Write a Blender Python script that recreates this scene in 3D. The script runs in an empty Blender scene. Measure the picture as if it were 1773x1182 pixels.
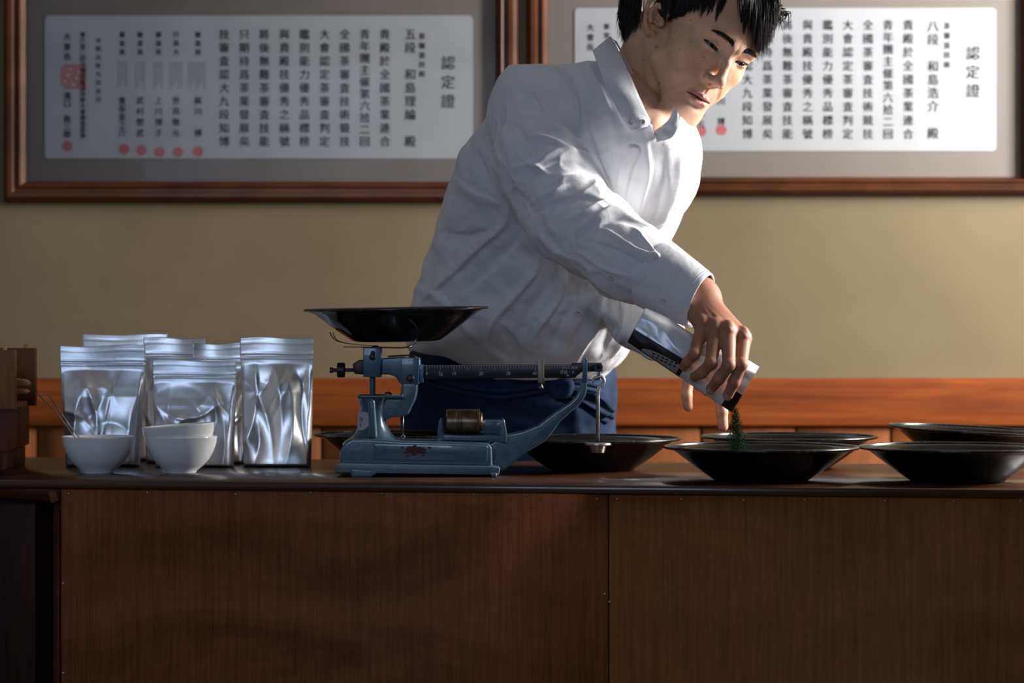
import bpy, bmesh, math, random
import numpy as np
from mathutils import Vector, Matrix
random.seed(4); RNG = np.random.default_rng(11)
C = bpy.context.scene.collection
sc = bpy.context.scene
# ---------------------------------------------------------------- camera, world, light, exposure
F = 3900.0; CAMZ = 0.921
cam_d = bpy.data.cameras.new('camera'); cam = bpy.data.objects.new('camera', cam_d); C.objects.link(cam)
cam.location = (0, 0, CAMZ); cam.rotation_euler = (math.pi/2, 0, 0)
cam_d.sensor_width = 36; cam_d.lens = F/1773*36; cam_d.clip_start = .05
cam_d.dof.use_dof = True; cam_d.dof.focus_distance = 3.32; cam_d.dof.aperture_fstop = 4.6; cam_d.dof.aperture_blades = 0
sc.camera = cam
w = bpy.data.worlds.new('world'); sc.world = w; w.use_nodes = True
w.node_tree.nodes['Background'].inputs[0].default_value = (.55, .68, .9, 1)
w.node_tree.nodes['Background'].inputs[1].default_value = .6
sc.view_settings.view_transform = 'Standard'; sc.view_settings.look = 'None'
sc.view_settings.gamma = 1; sc.view_settings.use_curve_mapping = False
sc.view_settings.exposure = 0.0
sc.cycles.use_denoising = True; sc.cycles.max_bounces = 8; sc.cycles.sample_clamp_indirect = 4
def area(name, loc, rot, sx, sy, power, col):
    d = bpy.data.lights.new(name, 'AREA'); d.shape = 'RECTANGLE'; d.size = sx; d.size_y = sy; d.energy = power; d.color = col
    o = bpy.data.objects.new(name, d); C.objects.link(o); o.location = loc; o.rotation_euler = rot; return o
area('daylight_side_window', (2.42, 3.80, 1.80), (0, math.radians(90), 0), 1.0, 1.0, 290, (1, .975, .94))
area('daylight_room_window', (-.9, -1.62, 1.95), (math.radians(88), 0, 0), 1.9, .70, 38, (.56, .72, 1))

def P(px, py, D): return Vector(((px-886.5)/F*D, D, CAMZ-(py-591)/F*D))
def PN(px, py, D): return np.array(P(px, py, D))
# ---------------------------------------------------------------- materials
MATS = {}
def mat(name, col=(.5, .5, .5), rough=.5, metal=0, spec=.5, coat=0, **kw):
    m = bpy.data.materials.new(name); m.use_nodes = True; b = m.node_tree.nodes['Principled BSDF']
    b.inputs['Base Color'].default_value = (*col, 1); b.inputs['Roughness'].default_value = rough
    b.inputs['Metallic'].default_value = metal; b.inputs['Specular IOR Level'].default_value = spec
    b.inputs['Coat Weight'].default_value = coat; b.inputs['Coat Roughness'].default_value = .08
    for k, v in kw.items(): b.inputs[k.replace('_', ' ')].default_value = v
    MATS[name] = m; return m
def nodes(m): return m.node_tree.nodes, m.node_tree.links, m.node_tree.nodes['Principled BSDF']
def coords(m, scale=(1, 1, 1), rot=(0, 0, 0)):
    n, l, b = nodes(m); tc = n.new('ShaderNodeTexCoord'); mp = n.new('ShaderNodeMapping')
    mp.inputs['Scale'].default_value = scale; mp.inputs['Rotation'].default_value = rot
    l.new(tc.outputs['Object'], mp.inputs[0]); return mp.outputs[0]
def noise(m, vec, scale=5, detail=4, rough=.6, dist=0):
    n, l, b = nodes(m); t = n.new('ShaderNodeTexNoise'); t.inputs['Scale'].default_value = scale
    t.inputs['Detail'].default_value = detail; t.inputs['Roughness'].default_value = rough; t.inputs['Distortion'].default_value = dist
    l.new(vec, t.inputs['Vector']); return t.outputs['Fac']
def ramp(m, fac, stops):
    n, l, b = nodes(m); r = n.new('ShaderNodeValToRGB'); e = r.color_ramp.elements
    while len(e) < len(stops): e.new(.5)
    for k, (p, c) in enumerate(stops): e[k].position = p; e[k].color = (*c, 1) if len(c) == 3 else c
    l.new(fac, r.inputs[0]); return r.outputs[0]
def mixc(m, a, b_, fac, mode='MIX'):
    n, l, b = nodes(m); x = n.new('ShaderNodeMix'); x.data_type = 'RGBA'; x.blend_type = mode
    for s, v in ((x.inputs[6], a), (x.inputs[7], b_), (x.inputs[0], fac)):
        if isinstance(v, (int, float)): s.default_value = v
        elif isinstance(v, tuple): s.default_value = (*v, 1)
        else: l.new(v, s)
    return x.outputs[2]
def setc(m, out): n, l, b = nodes(m); l.new(out, b.inputs['Base Color'])
def bump(m, h, strength=.3, dist=.002, chain=None):
    n, l, b = nodes(m); x = n.new('ShaderNodeBump'); x.inputs['Strength'].default_value = strength; x.inputs['Distance'].default_value = dist
    l.new(h, x.inputs['Height'])
    if chain: l.new(chain, x.inputs['Normal'])
    l.new(x.outputs[0], b.inputs['Normal']); return x.outputs[0]
def wood(name, c1, c2, c3, rough=.45, grain=(60, 60, 2), wave=1.5, coat=0, bstr=.25, big=1.0):
    m = mat(name, c1, rough, coat=coat)
    v = coords(m, grain); f = noise(m, v, 1.0*big, 6, .65, wave*.3)
    v2 = coords(m, (grain[0]*.12, grain[1]*.12, grain[2]*.6)); g = noise(m, v2, 1.0, 3, .6, wave)
    a = ramp(m, f, [(.25, c1), (.55, c2), (.8, c3)]); bcol = ramp(m, g, [(.3, (.62, .62, .62)), (.7, (1.2, 1.2, 1.2))])
    setc(m, mixc(m, a, bcol, 1.0, 'MULTIPLY')); bump(m, f, bstr, .0012); return m
# surfaces
m_wall = mat('beige_plaster', (.4, .34, .22), .85, spec=.2)
v = coords(m_wall); f = noise(m_wall, v, 2.2, 5, .6); f2 = noise(m_wall, v, 160, 3)
setc(m_wall, ramp(m_wall, f, [(.3, (.150, .116, .066)), (.7, (.192, .152, .09))])); bump(m_wall, f2, .15, .001)
m_ceil = mat('ceiling_boards', (.16, .15, .14), .9); m_wall2 = mat('grey_side_plaster', (.17, .18, .20), .9)
m_floor = wood('dark_floor_boards', (.03, .015, .008), (.06, .03, .015), (.09, .05, .03), .5, (3, 30, 3))
m_rail = wood('orange_cedar_rail', (.13, .028, .005), (.22, .052, .009), (.30, .080, .015), .65, (2.2, 30, 20), 5)
m_rail.node_tree.nodes['Principled BSDF'].inputs['Specular IOR Level'].default_value = .12
m_wains = wood('orange_cedar_board', (.14, .042, .011), (.20, .060, .015), (.25, .085, .022), .7, (26, 26, 1.6), 2); m_wains.node_tree.nodes['Principled BSDF'].inputs['Specular IOR Level'].default_value = .12
m_frame = wood('dark_frame_wood', (.035, .010, .003), (.075, .021, .006), (.105, .032, .008), .42, (8, 30, 8), 1, coat=.05)
m_frame.node_tree.nodes['Principled BSDF'].inputs['Specular IOR Level'].default_value = .25
m_mat = mat('grey_mat_board', (.19, .168, .15), .8); f = noise(m_mat, coords(m_mat), 300, 2); bump(m_mat, f, .1, .0005)
m_paper = mat('white_award_paper', (.58, .60, .63), .7)
f = noise(m_paper, coords(m_paper), 5, 4); setc(m_paper, ramp(m_paper, f, [(.3, (.38, .395, .415)), (.7, (.44, .455, .475))]))
m_ink = mat('black_brush_ink', (.03, .03, .035), .7); m_seal = mat('red_seal_ink', (.5, .07, .06), .6); m_greyink = mat('pale_grey_ink', (.2, .2, .2), .7)
m_top = wood('dark_table_top', (.035, .014, .008), (.062, .024, .012), (.09, .038, .02), .3, (3, 26, 26), 2.5, coat=.25, bstr=.12)
m_topedge = wood('table_edge_wood', (.035, .010, .005), (.065, .018, .008), (.095, .03, .013), .45, (3, 60, 60), 1)
def plywood(name, a, b_, c):
    m = mat(name, a, .55, spec=.35)
    v = coords(m, (190, 190, 7)); f = noise(m, v, 1, 3, .7)
    vb = coords(m, (1.6, 1.6, 4.2)); g = noise(m, vb, 1.5, 5, .6, 1.0)
    sp = noise(m, coords(m, (260, 260, 30)), 1, 2, .5)
    col = ramp(m, g, [(.28, a), (.5, b_), (.72, c)])
    col = mixc(m, col, ramp(m, f, [(.3, (.72, .70, .68)), (.65, (1.15, 1.13, 1.1))]), 1.0, 'MULTIPLY')
    col = mixc(m, col, ramp(m, sp, [(.6, (1, 1, 1)), (.78, (1.25, 1.2, 1.18))]), 1.0, 'MULTIPLY')
    setc(m, col); bump(m, f, .25, .0008); return m
m_ply1 = plywood('reddish_plywood', (.085, .028, .010), (.20, .063, .023), (.29, .095, .034))
m_ply2 = plywood('brown_plywood', (.155, .056, .015), (.225, .082, .021), (.28, .108, .028))
m_darkwood = wood('dark_cabinet_wood', (.016, .006, .004), (.04, .014, .008), (.06, .022, .012), .5, (40, 40, 2), 1.5)
m_boxwood = wood('dark_red_box_wood', (.035, .011, .008), (.06, .02, .013), (.085, .03, .02), .5, (3, 20, 30), 1.5)
m_rackl = wood('light_rack_wood', (.20, .10, .045), (.29, .15, .07), (.36, .2, .1), .6, (60, 60, 3), 1)
m_rackd = wood('brown_rack_wood', (.10, .045, .02), (.16, .075, .035), (.2, .1, .05), .6, (50, 50, 3), 1)
m_clip = wood('pale_clip_wood', (.42, .2, .085), (.5, .26, .12), (.6, .33, .16), .5, (10, 60, 60), 1)
m_nail = mat('steel_nail', (.5, .5, .52), .35, 1)
m_black = mat('black_enamel', (.003, .003, .0035), .15, spec=.13, coat=.05)
f = noise(m_black, coords(m_black), 25, 3); bump(m_black, f, .04, .001)
m_rim = mat('worn_enamel_rim', (.02, .018, .018), .25, spec=.45, coat=.1)
f = noise(m_rim, coords(m_rim), 60, 4); setc(m_rim, ramp(m_rim, f, [(.55, (.006, .006, .007)), (.75, (.07, .058, .05))]))
m_china = mat('white_porcelain', (.86, .86, .85), .16, spec=.5, coat=.4)
def foil(name, col, rough):
    m = mat(name, col, rough, .92); v = coords(m); f = noise(m, v, 34, 3, .5, .4); g = noise(m, v, 12, 2, .5, .4)
    x = bump(m, g, .22, .008); bump(m, f, .16, .003, x); return m
m_foil = foil('matte_silver_foil', (.90, .93, 1.0), .40)
m_foil2 = foil('bright_silver_foil', (.90, .90, .91), .36)
m_blue = mat('blue_hammered_paint', (.05, .1, .15), .3, spec=.55, coat=.5)
v = coords(m_blue); f = noise(m_blue, v, 40, 5, .7); g = noise(m_blue, v, 110, 2)
setc(m_blue, ramp(m_blue, f, [(.28, (.028, .050, .068)), (.42, (.050, .092, .124)), (.7, (.064, .116, .156))])); bump(m_blue, g, .25, .0012)
m_bluel = mat('blue_lever_paint', (.042, .095, .155), .35, coat=.3)
m_rust = mat('rust_patch', (.06, .014, .010), .7)
m_beam = mat('black_scale_beam', (.016, .015, .018), .5); m_marks = mat('scale_mark_white', (.42, .42, .42), .6)
m_iron = mat('dark_iron', (.035, .03, .03), .45, .6); m_steel = mat('worn_steel', (.42, .4, .38), .38, .9)
f = noise(m_steel, coords(m_steel), 45, 4); setc(m_steel, ramp(m_steel, f, [(.4, (.45, .43, .41)), (.75, (.14, .07, .045))]))
m_brass = mat('aged_brass', (.17, .11, .065), .36, .9); f = noise(m_brass, coords(m_brass), 60, 4)
setc(m_brass, ramp(m_brass, f, [(.35, (.075, .05, .035)), (.7, (.24, .16, .10))]))
m_brass2 = mat('dull_brass', (.20, .17, .12), .45, .7)
m_sticker = mat('paper_sticker', (.45, .45, .50), .7)
m_tea = mat('dark_green_tea', (.012, .035, .010), .8, spec=.2); f = noise(m_tea, coords(m_tea), 400, 2)
setc(m_tea, ramp(m_tea, f, [(.35, (.006, .016, .005)), (.7, (.035, .10, .025))]))
m_glass = bpy.data.materials.new('frame_glass'); m_glass.use_nodes = True
n, l = m_glass.node_tree.nodes, m_glass.node_tree.links; n.clear()
o_ = n.new('ShaderNodeOutputMaterial'); mx = n.new('ShaderNodeMixShader'); tr = n.new('ShaderNodeBsdfTransparent'); gl = n.new('ShaderNodeBsdfGlossy'); fr = n.new('ShaderNodeFresnel')
fr.inputs[0].default_value = 1.07; gl.inputs['Roughness'].default_value = .06
l.new(fr.outputs[0], mx.inputs[0]); l.new(tr.outputs[0], mx.inputs[1]); l.new(gl.outputs[0], mx.inputs[2]); l.new(mx.outputs[0], o_.inputs[0])

for m_ in (m_topedge, m_darkwood, m_boxwood, m_rackl, m_rackd, m_ply1, m_ply2): m_.node_tree.nodes['Principled BSDF'].inputs['Specular IOR Level'].default_value = .12
# ---------------------------------------------------------------- object helpers
ORG = {}
def raw(name, verts, faces, m, parent=None, smooth=False, loc=None):
    """mesh object from WORLD-space verts; origin at loc, or at the parent's origin when parented"""
    org = ORG[parent.name] if parent is not None else (Vector(loc) if loc is not None else Vector((0, 0, 0)))
    vv = np.asarray(verts, dtype=float).reshape(-1, 3) - np.array(org)
    me = bpy.data.meshes.new(name); me.from_pydata(vv.tolist(), [], [list(map(int, q)) for q in faces]); me.update()
    if smooth: me.shade_smooth()
    if isinstance(m, (list, tuple)):
        for k in m: me.materials.append(k)
    elif m: me.materials.append(m)
    o = bpy.data.objects.new(name, me); C.objects.link(o)
    if parent is not None: o.parent = parent
    else: o.location = org
    ORG[o.name] = org; return o
def tag(o, label, cat, group=None, kind=None):
    if label: o['label'] = label
    if cat: o['category'] = cat
    if group: o['group'] = group
    if kind: o['kind'] = kind
    return o
def thing(name, label, cat, loc, group=None):
    o = bpy.data.objects.new(name, None); C.objects.link(o); o.location = loc; o.empty_display_size = .05
    ORG[o.name] = Vector(loc); return tag(o, label, cat, group)
class G:
    """collects primitive shapes into one mesh"""
    def __init__(s): s.v = []; s.f = []
    def add(s, vs, fs):
        k = len(s.v); s.v += [tuple(x) for x in vs]; s.f += [[i+k for i in q] for q in fs]; return s
    def box(s, a, b, M=None):
        (x0, y0, z0), (x1, y1, z1) = a, b
        vs = [Vector(q) for q in ((x0,y0,z0),(x1,y0,z0),(x1,y1,z0),(x0,y1,z0),(x0,y0,z1),(x1,y0,z1),(x1,y1,z1),(x0,y1,z1))]
        if M: vs = [M @ q for q in vs]
        return s.add(vs, [(0,3,2,1),(4,5,6,7),(0,1,5,4),(1,2,6,5),(2,3,7,6),(3,0,4,7)])
    def prism(s, pts, D0, D1, Dref=None):
        """outline in photograph pixels measured at depth Dref, solid between depths D0 and D1"""
        Dref = Dref or D0
        a = []
        for (x, y) in pts: q = P(x, y, Dref); a.append((q.x, q.z))
        if sum(a[i][0]*a[(i+1) % len(a)][1]-a[(i+1) % len(a)][0]*a[i][1] for i in range(len(a))) < 0: a = a[::-1]
        n = len(a); vs = [(x, D0, z) for x, z in a]+[(x, D1, z) for x, z in a]
        return s.add(vs, [list(range(n)), list(range(n, 2*n))[::-1]]+[(i, i+n, (i+1) % n+n, (i+1) % n) for i in range(n)])
    def lathe(s, prof, c, M=None, n=64, close=False):
        vs = []; fs = []; m = len(prof)
        for i in range(n):
            a = 2*math.pi*i/n
            for r, z in prof:
                q = Vector((r*math.cos(a), r*math.sin(a), z)); q = (M @ q if M else q)+Vector(c); vs.append(q)
        for i in range(n):
            j = (i+1) % n
            for k in range(m-1): fs.append((i*m+k, j*m+k, j*m+k+1, i*m+k+1))
            if close: fs.append((i*m+m-1, j*m+m-1, j*m, i*m))
        return s.add(vs, fs)
    def tube(s, pts, r, n=10, cap=True):
        pts = [Vector(p) for p in pts]; rs = r if isinstance(r, (list, tuple)) else [r]*len(pts)
        vs = []; fs = []; up = None
        for i, p in enumerate(pts):
            t = (pts[min(i+1, len(pts)-1)]-pts[max(i-1, 0)]).normalized()
            if up is None:
                up = Vector((0, 0, 1)) if abs(t.z) < .9 else Vector((1, 0, 0))
            u = (up-t*up.dot(t)).normalized(); w_ = t.cross(u); up = u
            for k in range(n):
                a = 2*math.pi*k/n; vs.append(p+(u*math.cos(a)+w_*math.sin(a))*rs[i])
        for i in range(len(pts)-1):
            for k in range(n):
                j = (k+1) % n; fs.append((i*n+k, i*n+j, (i+1)*n+j, (i+1)*n+k))
        if cap: fs.append(list(range(n))[::-1]); fs.append([(len(pts)-1)*n+k for k in range(n)])
        return s.add(vs, fs)
    def make(s, name, m, parent=None, smooth=False, bevel=0, seg=2, loc=None, auto=None):
        o = raw(name, s.v, s.f, m, parent, False, loc)
        bm = bmesh.new(); bm.from_mesh(o.data)
        bmesh.ops.recalc_face_normals(bm, faces=bm.faces)
        if bevel:
            es = [e for e in bm.edges if len(e.link_faces) == 2 and e.calc_face_angle(0) > .5]
            bmesh.ops.bevel(bm, geom=es, offset=bevel, segments=seg, affect='EDGES', profile=.6, clamp_overlap=True)
        for q in bm.faces: q.smooth = smooth or bool(bevel)
        if auto or bevel:
            for e in bm.edges:
                if len(e.link_faces) == 2 and e.calc_face_angle(0) > (auto or 1.0): e.smooth = False
        bm.to_mesh(o.data); bm.free(); return o
def catmull(pts, n=8):
    pts = [Vector(p) for p in pts]; out = []
    q = [pts[0]*2-pts[1]]+pts+[pts[-1]*2-pts[-2]]
    for i in range(1, len(q)-2):
        for k in range(n):
            t = k/n; a, b, c, d = q[i-1:i+3]
            out.append(.5*((2*b)+(c-a)*t+(2*a-5*b+4*c-d)*t*t+(3*b-a-3*c+d)*t**3))
    return out+[pts[-1]]
def text_geo(g, s, size, loc, xdir, updir, fat=0, align='CENTER', ext=.0002):
    cu = bpy.data.curves.new('t', 'FONT'); cu.body = s; cu.size = size; cu.align_x = align; cu.align_y = 'CENTER'; cu.offset = fat; cu.extrude = ext
    cu.resolution_u = 2
    o = bpy.data.objects.new('t', cu); C.objects.link(o)
    dg = bpy.context.evaluated_depsgraph_get(); me = bpy.data.meshes.new_from_object(o.evaluated_get(dg))
    X = Vector(xdir).normalized(); Y = Vector(updir).normalized(); Z = X.cross(Y); loc = Vector(loc)
    g.add([loc+X*v.co.x+Y*v.co.y+Z*v.co.z for v in me.vertices], [list(p.vertices) for p in me.polygons])
    bpy.data.objects.remove(o); bpy.data.curves.remove(cu); bpy.data.meshes.remove(me)
def copy_tree(root, loc, rot=None):
    r = root.copy(); C.objects.link(r); r.location = loc
    if rot is not None: r.rotation_euler = rot
    for ch in list(root.children):
        c = ch.copy(); C.objects.link(c); c.parent = r
        for g_ in list(ch.children):
            d = g_.copy(); C.objects.link(d); d.parent = c
    return r

# ---------------------------------------------------------------- room shell
DW = 4.8; TZ = .72
XL, XR, YF = -2.6, 2.3, -1.5
def struct(o): o['kind'] = 'structure'; return o
struct(G().box((XL, DW, 0), (XR, DW+.12, 3.3)).make('wall_back', m_wall))
struct(G().box((XL-.12, YF, 0), (XL, DW+.12, 3.3)).make('wall_left', m_wall2))
wr = G(); y0, y1, z0, z1 = 2.98, 4.62, 1.05, 2.38
wr.box((XR, YF, 0), (XR+.12, y0, 3.3)).box((XR, y1, 0), (XR+.12, DW+.12, 3.3)).box((XR, y0, 0), (XR+.12, y1, z0)).box((XR, y0, z1), (XR+.12, y1, 3.3))
struct(wr.make('wall_right', m_wall))
wf = G(); fx0, fx1, fz0, fz1 = -1.95, .15, 1.55, 2.35
wf.box((XL, YF-.12, 0), (fx0, YF, 3.3)).box((fx1, YF-.12, 0), (XR, YF, 3.3)).box((fx0, YF-.12, 0), (fx1, YF, fz0)).box((fx0, YF-.12, fz1), (fx1, YF, 3.3))
struct(wf.make('wall_front', m_wall2))
struct(G().box((XL-.12, YF-.12, -.1), (XR+.12, DW+.12, 0)).make('floor', m_floor))
struct(G().box((XL-.12, YF-.12, 3.3), (XR+.12, DW+.12, 3.4)).make('ceiling', m_ceil))
g = G()
for k in range(5): yy = y0+(y1-y0)*k/4; g.box((XR+.02, yy-.022, z0), (XR+.07, yy+.022, z1))
for zz in (z0, (z0+z1)/2, z1): g.box((XR+.025, y0-.02, zz-.02), (XR+.065, y1+.02, zz+.02))
struct(g.make('window_1', m_rail))
g = G()
for k in range(4): xx = fx0+(fx1-fx0)*k/3; g.box((xx-.022, YF-.07, fz0), (xx+.022, YF-.02, fz1))
for zz in (fz0, (fz0+fz1)/2, fz1): g.box((fx0-.02, YF-.065, zz-.02), (fx1+.02, YF-.025, zz+.02))
struct(g.make('window_2', m_rail))
# wainscot: rail and boards
zr0, zr1 = CAMZ-(736-591)/F*DW, CAMZ-(654-591)/F*DW
struct(G().box((XL, DW-.028, zr0), (XR, DW, zr1)).make('trim_1', m_rail, bevel=.004))
g = G(); step = 163.7/F*DW; xs = (1213-886.5)/F*DW
k0 = int((XL-xs)/step)-1
while xs+k0*step < XR:
    a, b = xs+k0*step+.0025, xs+(k0+1)*step-.0025; k0 += 1
    a, b = max(a, XL), min(b, XR)
    if b-a > .01: g.box((a, DW-.016, 0), (b, DW, zr0+.004))
struct(g.make('trim_2', m_wains, bevel=.002, seg=1))

# ---------------------------------------------------------------- framed certificates
def wx(px): return (px-886.5)/F*DW
def wz(py): return CAMZ-(py-591)/F*DW
def frame(inner, outer, paper, label, cols, seals, blocks):
    x0, y0_, x1, y1_ = inner; X0, Y0, X1, Y1 = outer
    t = thing('framed_certificate', label, 'picture frame', ((wx(X0)+wx(X1))/2, DW, wz(Y1)), 'framed award certificates on the wall')
    g = G(); rings = []
    for (f_, d) in ((0, 0), (0, .018), (.22, .030), (.42, .030), (.5, .024), (.62, .024), (.72, .028), (.80, .027), (1, .012), (1, 0)):
        a, b, c_, d_ = (X0+(x0-X0)*f_, Y0+(y0_-Y0)*f_, X1+(x1-X1)*f_, Y1+(y1_-Y1)*f_)
        rings.append([(wx(a), DW-.001-d, wz(b)), (wx(c_), DW-.001-d, wz(b)), (wx(c_), DW-.001-d, wz(d_)), (wx(a), DW-.001-d, wz(d_))])
    vs = [p for r in rings for p in r]; fs = []
    for k in range(len(rings)-1):
        for j in range(4): fs.append((k*4+j, k*4+(j+1) % 4, (k+1)*4+(j+1) % 4, (k+1)*4+j))
    for j in range(4): fs.append(((len(rings)-1)*4+j, (len(rings)-1)*4+(j+1) % 4, (j+1) % 4, j))
    g.add(vs, fs); g.make('frame_moulding', m_frame, t)
    G().box((wx(x0-2), DW-.008, wz(y1_+2)), (wx(x1+2), DW-.004, wz(y0_-2))).make('mat_board', m_mat, t)
    a, b, c_, d_ = paper; r = 7; pts = []
    for (cx, cy, s0) in ((a+r, b+r, 180), (c_-r, b+r, 270), (c_-r, d_-r, 0), (a+r, d_-r, 90)):
        for q in range(6): an = math.radians(s0+q*18); pts.append((cx+r*math.cos(an), cy+r*math.sin(an)))
    sh = G().prism(pts, DW-.010, DW-.008, DW).make('certificate_sheet', m_paper, t)
    G().box((wx(x0-1), DW-.0145, wz(y1_+1)), (wx(x1+1), DW-.013, wz(y0_-1))).make('glass_pane', m_glass, t)
    g = G()
    for (x, ya, yb, s, sz) in cols:
        n_ = len(s)
        for i, ch in enumerate(s):
            if ch == ' ': continue
            y = (ya+yb)/2 if n_ == 1 else ya+(yb-ya)*i/(n_-1)
            for ex, ez in ((-.0003, 0), (.0003, .0003)): text_geo(g, ch, sz*.93/F*DW, (wx(x)+ex, DW-.0105, wz(y)+ez), (1, 0, 0), (0, 0, 1))
    g.make('handwriting', m_ink, sh)
    g = G()
    for (x, y, r_) in seals:
        pr = [(x+r_*math.cos(q), y+r_*math.sin(q)) for q in np.linspace(0, 2*math.pi, 18)[:-1]]
        gs = G()
        for k in range(3):
            rr = (r_*(1-.36*k), r_*(1-.36*k-.26))
            o1 = [(wx(x+rr[0]*math.cos(q)), DW-.0103, wz(y+rr[0]*math.sin(q))) for q in np.linspace(0, 2*math.pi, 20)]
            o2 = [(wx(x+rr[1]*math.cos(q)), DW-.0103, wz(y+rr[1]*math.sin(q))) for q in np.linspace(0, 2*math.pi, 20)]
            gs.add(o1+o2, [(i, i+1, i+21, i+20) for i in range(19)])
        gs.make('red_seal', m_seal, sh)
    for (xa, ya, xb, yb, kind) in blocks:
        if kind == 'red':
            nx = 9
            for i in range(nx):
                for j in range(8):
                    if (i*3+j*5) % 7 != 0:
                        u0, v0 = xa+(xb-xa)*i/nx, ya+(yb-ya)*j/8
                        g.box((wx(u0), DW-.0103, wz(v0+(yb-ya)/8*.72)), (wx(u0+(xb-xa)/nx*.8), DW-.0101, wz(v0)))
    if g.v: g.make('square_seal', m_seal, sh)
    g = G()
    for (xa, ya, xb, yb, kind) in blocks:
        if kind == 'fine':
            n_ = max(2, round((xb-xa)/4.6))
            for i in range(n_):
                ll = (yb-ya)*(1-.12*((i*7) % 3))
                m_ = int(ll/4.4)
                for j in range(m_):
                    u = xa+(xb-xa)*(i+.5)/n_; v_ = ya+4.4*j
                    g.box((wx(u-1.5), DW-.0103, wz(v_+3)), (wx(u+1.3), DW-.0101, wz(v_+.6))); 
    if g.v: g.make('small_print', m_greyink, sh)
    return t
S9 = 21
cA = [(776, 112, 178, '認定證', 27), (731, 65, 130, '茶審査技術', 13), (711, 62, 247, '五段 和島理綸 殿', 22)]
body9 = [('貴殿於全國茶業連合'), ('青年團主催第六拾二回'), ('全國茶審査技術競技'), ('大會認定茶審査判定'), ('鑑別能力優秀品標榜'), ('與貴殿技優秀之稱號'),
         ('將後無難茶審査技能'), ('只期待爲茶業發展矣'), ('技審査認大九段知博')]
for i, s in enumerate(body9): cA.append((667-i*34.7, 62, 247, s, 20))
for x, s1, s2 in ((344, '審査員', '梶川 博'), (306, '行員大', '世良敬元'), (276, '審査長', '上川博子'), (244, '審査員', '武村惣武'), (213, '審査員', '會長金之介')):
    cA.append((x, 62, 92, s1, 12)); cA.append((x, 176, 232, s2, 15))
cA += [(172, 72, 174, '令和元年九月吉日', 11), (145, 62, 236, '第六拾二回全國茶審査技術大會審査委員', 11), (118, 66, 100, '大會長', 15), (118, 168, 234, '濱口 眞三郎', 15)]
sA = [(344, 263, 9), (309, 264, 9), (277, 264, 9), (246, 261, 9), (216, 259, 9), (118, 254, 9)]
bA = [(107, 113, 152, 156, 'red'), (326, 108, 357, 160, 'fine'), (294, 108, 318, 158, 'fine'), (266, 108, 284, 158, 'fine'), (235, 108, 253, 158, 'fine'), (204, 108, 222, 156, 'fine')]
frame((48, -14, 858, 315), (10, -52, 897, 350), (79, 28, 819, 275), 'left framed certificate with its whole long white sheet clear of the man', cA, sA, bA)
cB = [(1683, 95, 160, '認定證', 27), (1638, 47, 114, '茶審査技術', 13), (1614, 48, 233, '八段 和島浩介 殿', 22)]
for i, s in enumerate(body9): cB.append((1571-i*34.7, 46, 234, s, 20))
cB += [(1248, 46, 76, '審査員', 12), (1248, 160, 212, '梶川 博', 15), (1213, 46, 76, '行員大', 12), (1213, 160, 216, '世良敬元', 15), (1180, 160, 216, '上川博子', 15),
       (1050, 48, 78, '審査長', 12), (1022, 50, 84, '大會長', 15)]
frame((949, -30, 1765, 307), (911, -66, 1803, 338), (995, 15, 1723, 262), 'right framed certificate partly hidden behind the man\'s head', cB,
      [(1248, 226, 9), (1213, 228, 9), (1180, 228, 9)], [])

# ---------------------------------------------------------------- counter (rotated about 8.5 degrees)
AL = math.radians(8.5); TC = Vector((0, 3.168, 0)); U = Vector((math.cos(AL), -math.sin(AL), 0)); V = Vector((math.sin(AL), math.cos(AL), 0))
MT = Matrix.Translation(TC) @ Matrix.Rotation(-AL, 4, 'Z')
def on(px, D): q = P(px, 591, D); return Vector((q.x, D, TZ))
def uz(px, py):                                    # counter-front coordinates of a photograph point
    k = (px-886.5)/F; d = TC.y/(1+k*math.tan(AL)); return k*d/math.cos(AL), CAMZ-(py-591)/F*d
ct = thing('tea_counter', 'long dark wooden counter with plywood front panels and a glossy top', 'counter', TC)
G().box((-1.05, 0, TZ-.0125), (1.15, .62, TZ), MT).make('counter_top', m_top, ct, bevel=.0015, seg=1)
us, _ = uz(1053, 900); ul, _ = uz(103, 900)
for nm, a, b, mm in (('front_panel', ul, us-.0008, m_ply1), ('front_panel', us+.0008, 1.15, m_ply2)):
    pn = G().box((a, .006, .0), (b, .0115, TZ-.0125), MT).make(nm, mm, ct, bevel=.0008, seg=1)
    nl = [(116, 855), (253, 853), (406, 856), (536, 853), (661, 855), (820, 857), (912, 857), (1033, 864), (107, 1011), (107, 1166), (1047, 1029)] if a == ul else \
         [(1068, 864), (1180, 864), (1288, 866), (1394, 866), (1533, 867), (1653, 868), (1768, 868), (1055, 1043)]
    for (x, y) in nl:
        uu, zz = uz(x, y); c_ = MT @ Vector((uu, .0058, zz))
        Mr = Matrix.Rotation(math.pi/2, 4, 'X')
        G().lathe([(.0001, .0012), (.0015, .0008), (.0024, 0), (.0024, -.0005)], c_, MT.to_3x3().to_4x4() @ Mr, 12).make('nail', m_nail, pn, smooth=True)
G().box((ul-.012, .012, 0), (1.13, .6, TZ-.013), MT).make('carcass', m_darkwood, ct)
G().box((ul-.011, .004, 0), (ul-.001, .012, TZ-.045), MT).make('edge_strip', m_topedge, ct, bevel=.001, seg=1)
g = G(); pts = []
for (x, y) in ((-60, 843), (-60, 858), (0, 861), (40, 865), (92, 868), (103, 868), (103, 843)): pts.append(uz(x, y))
vs = [MT @ Vector((u, .004, z)) for u, z in pts]+[MT @ Vector((u, .028, z)) for u, z in pts]; n_ = len(pts)
g.add(vs, [list(range(n_)), list(range(n_, 2*n_))[::-1]]+[(i, i+n_, (i+1) % n_+n_, (i+1) % n_) for i in range(n_)])
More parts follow.
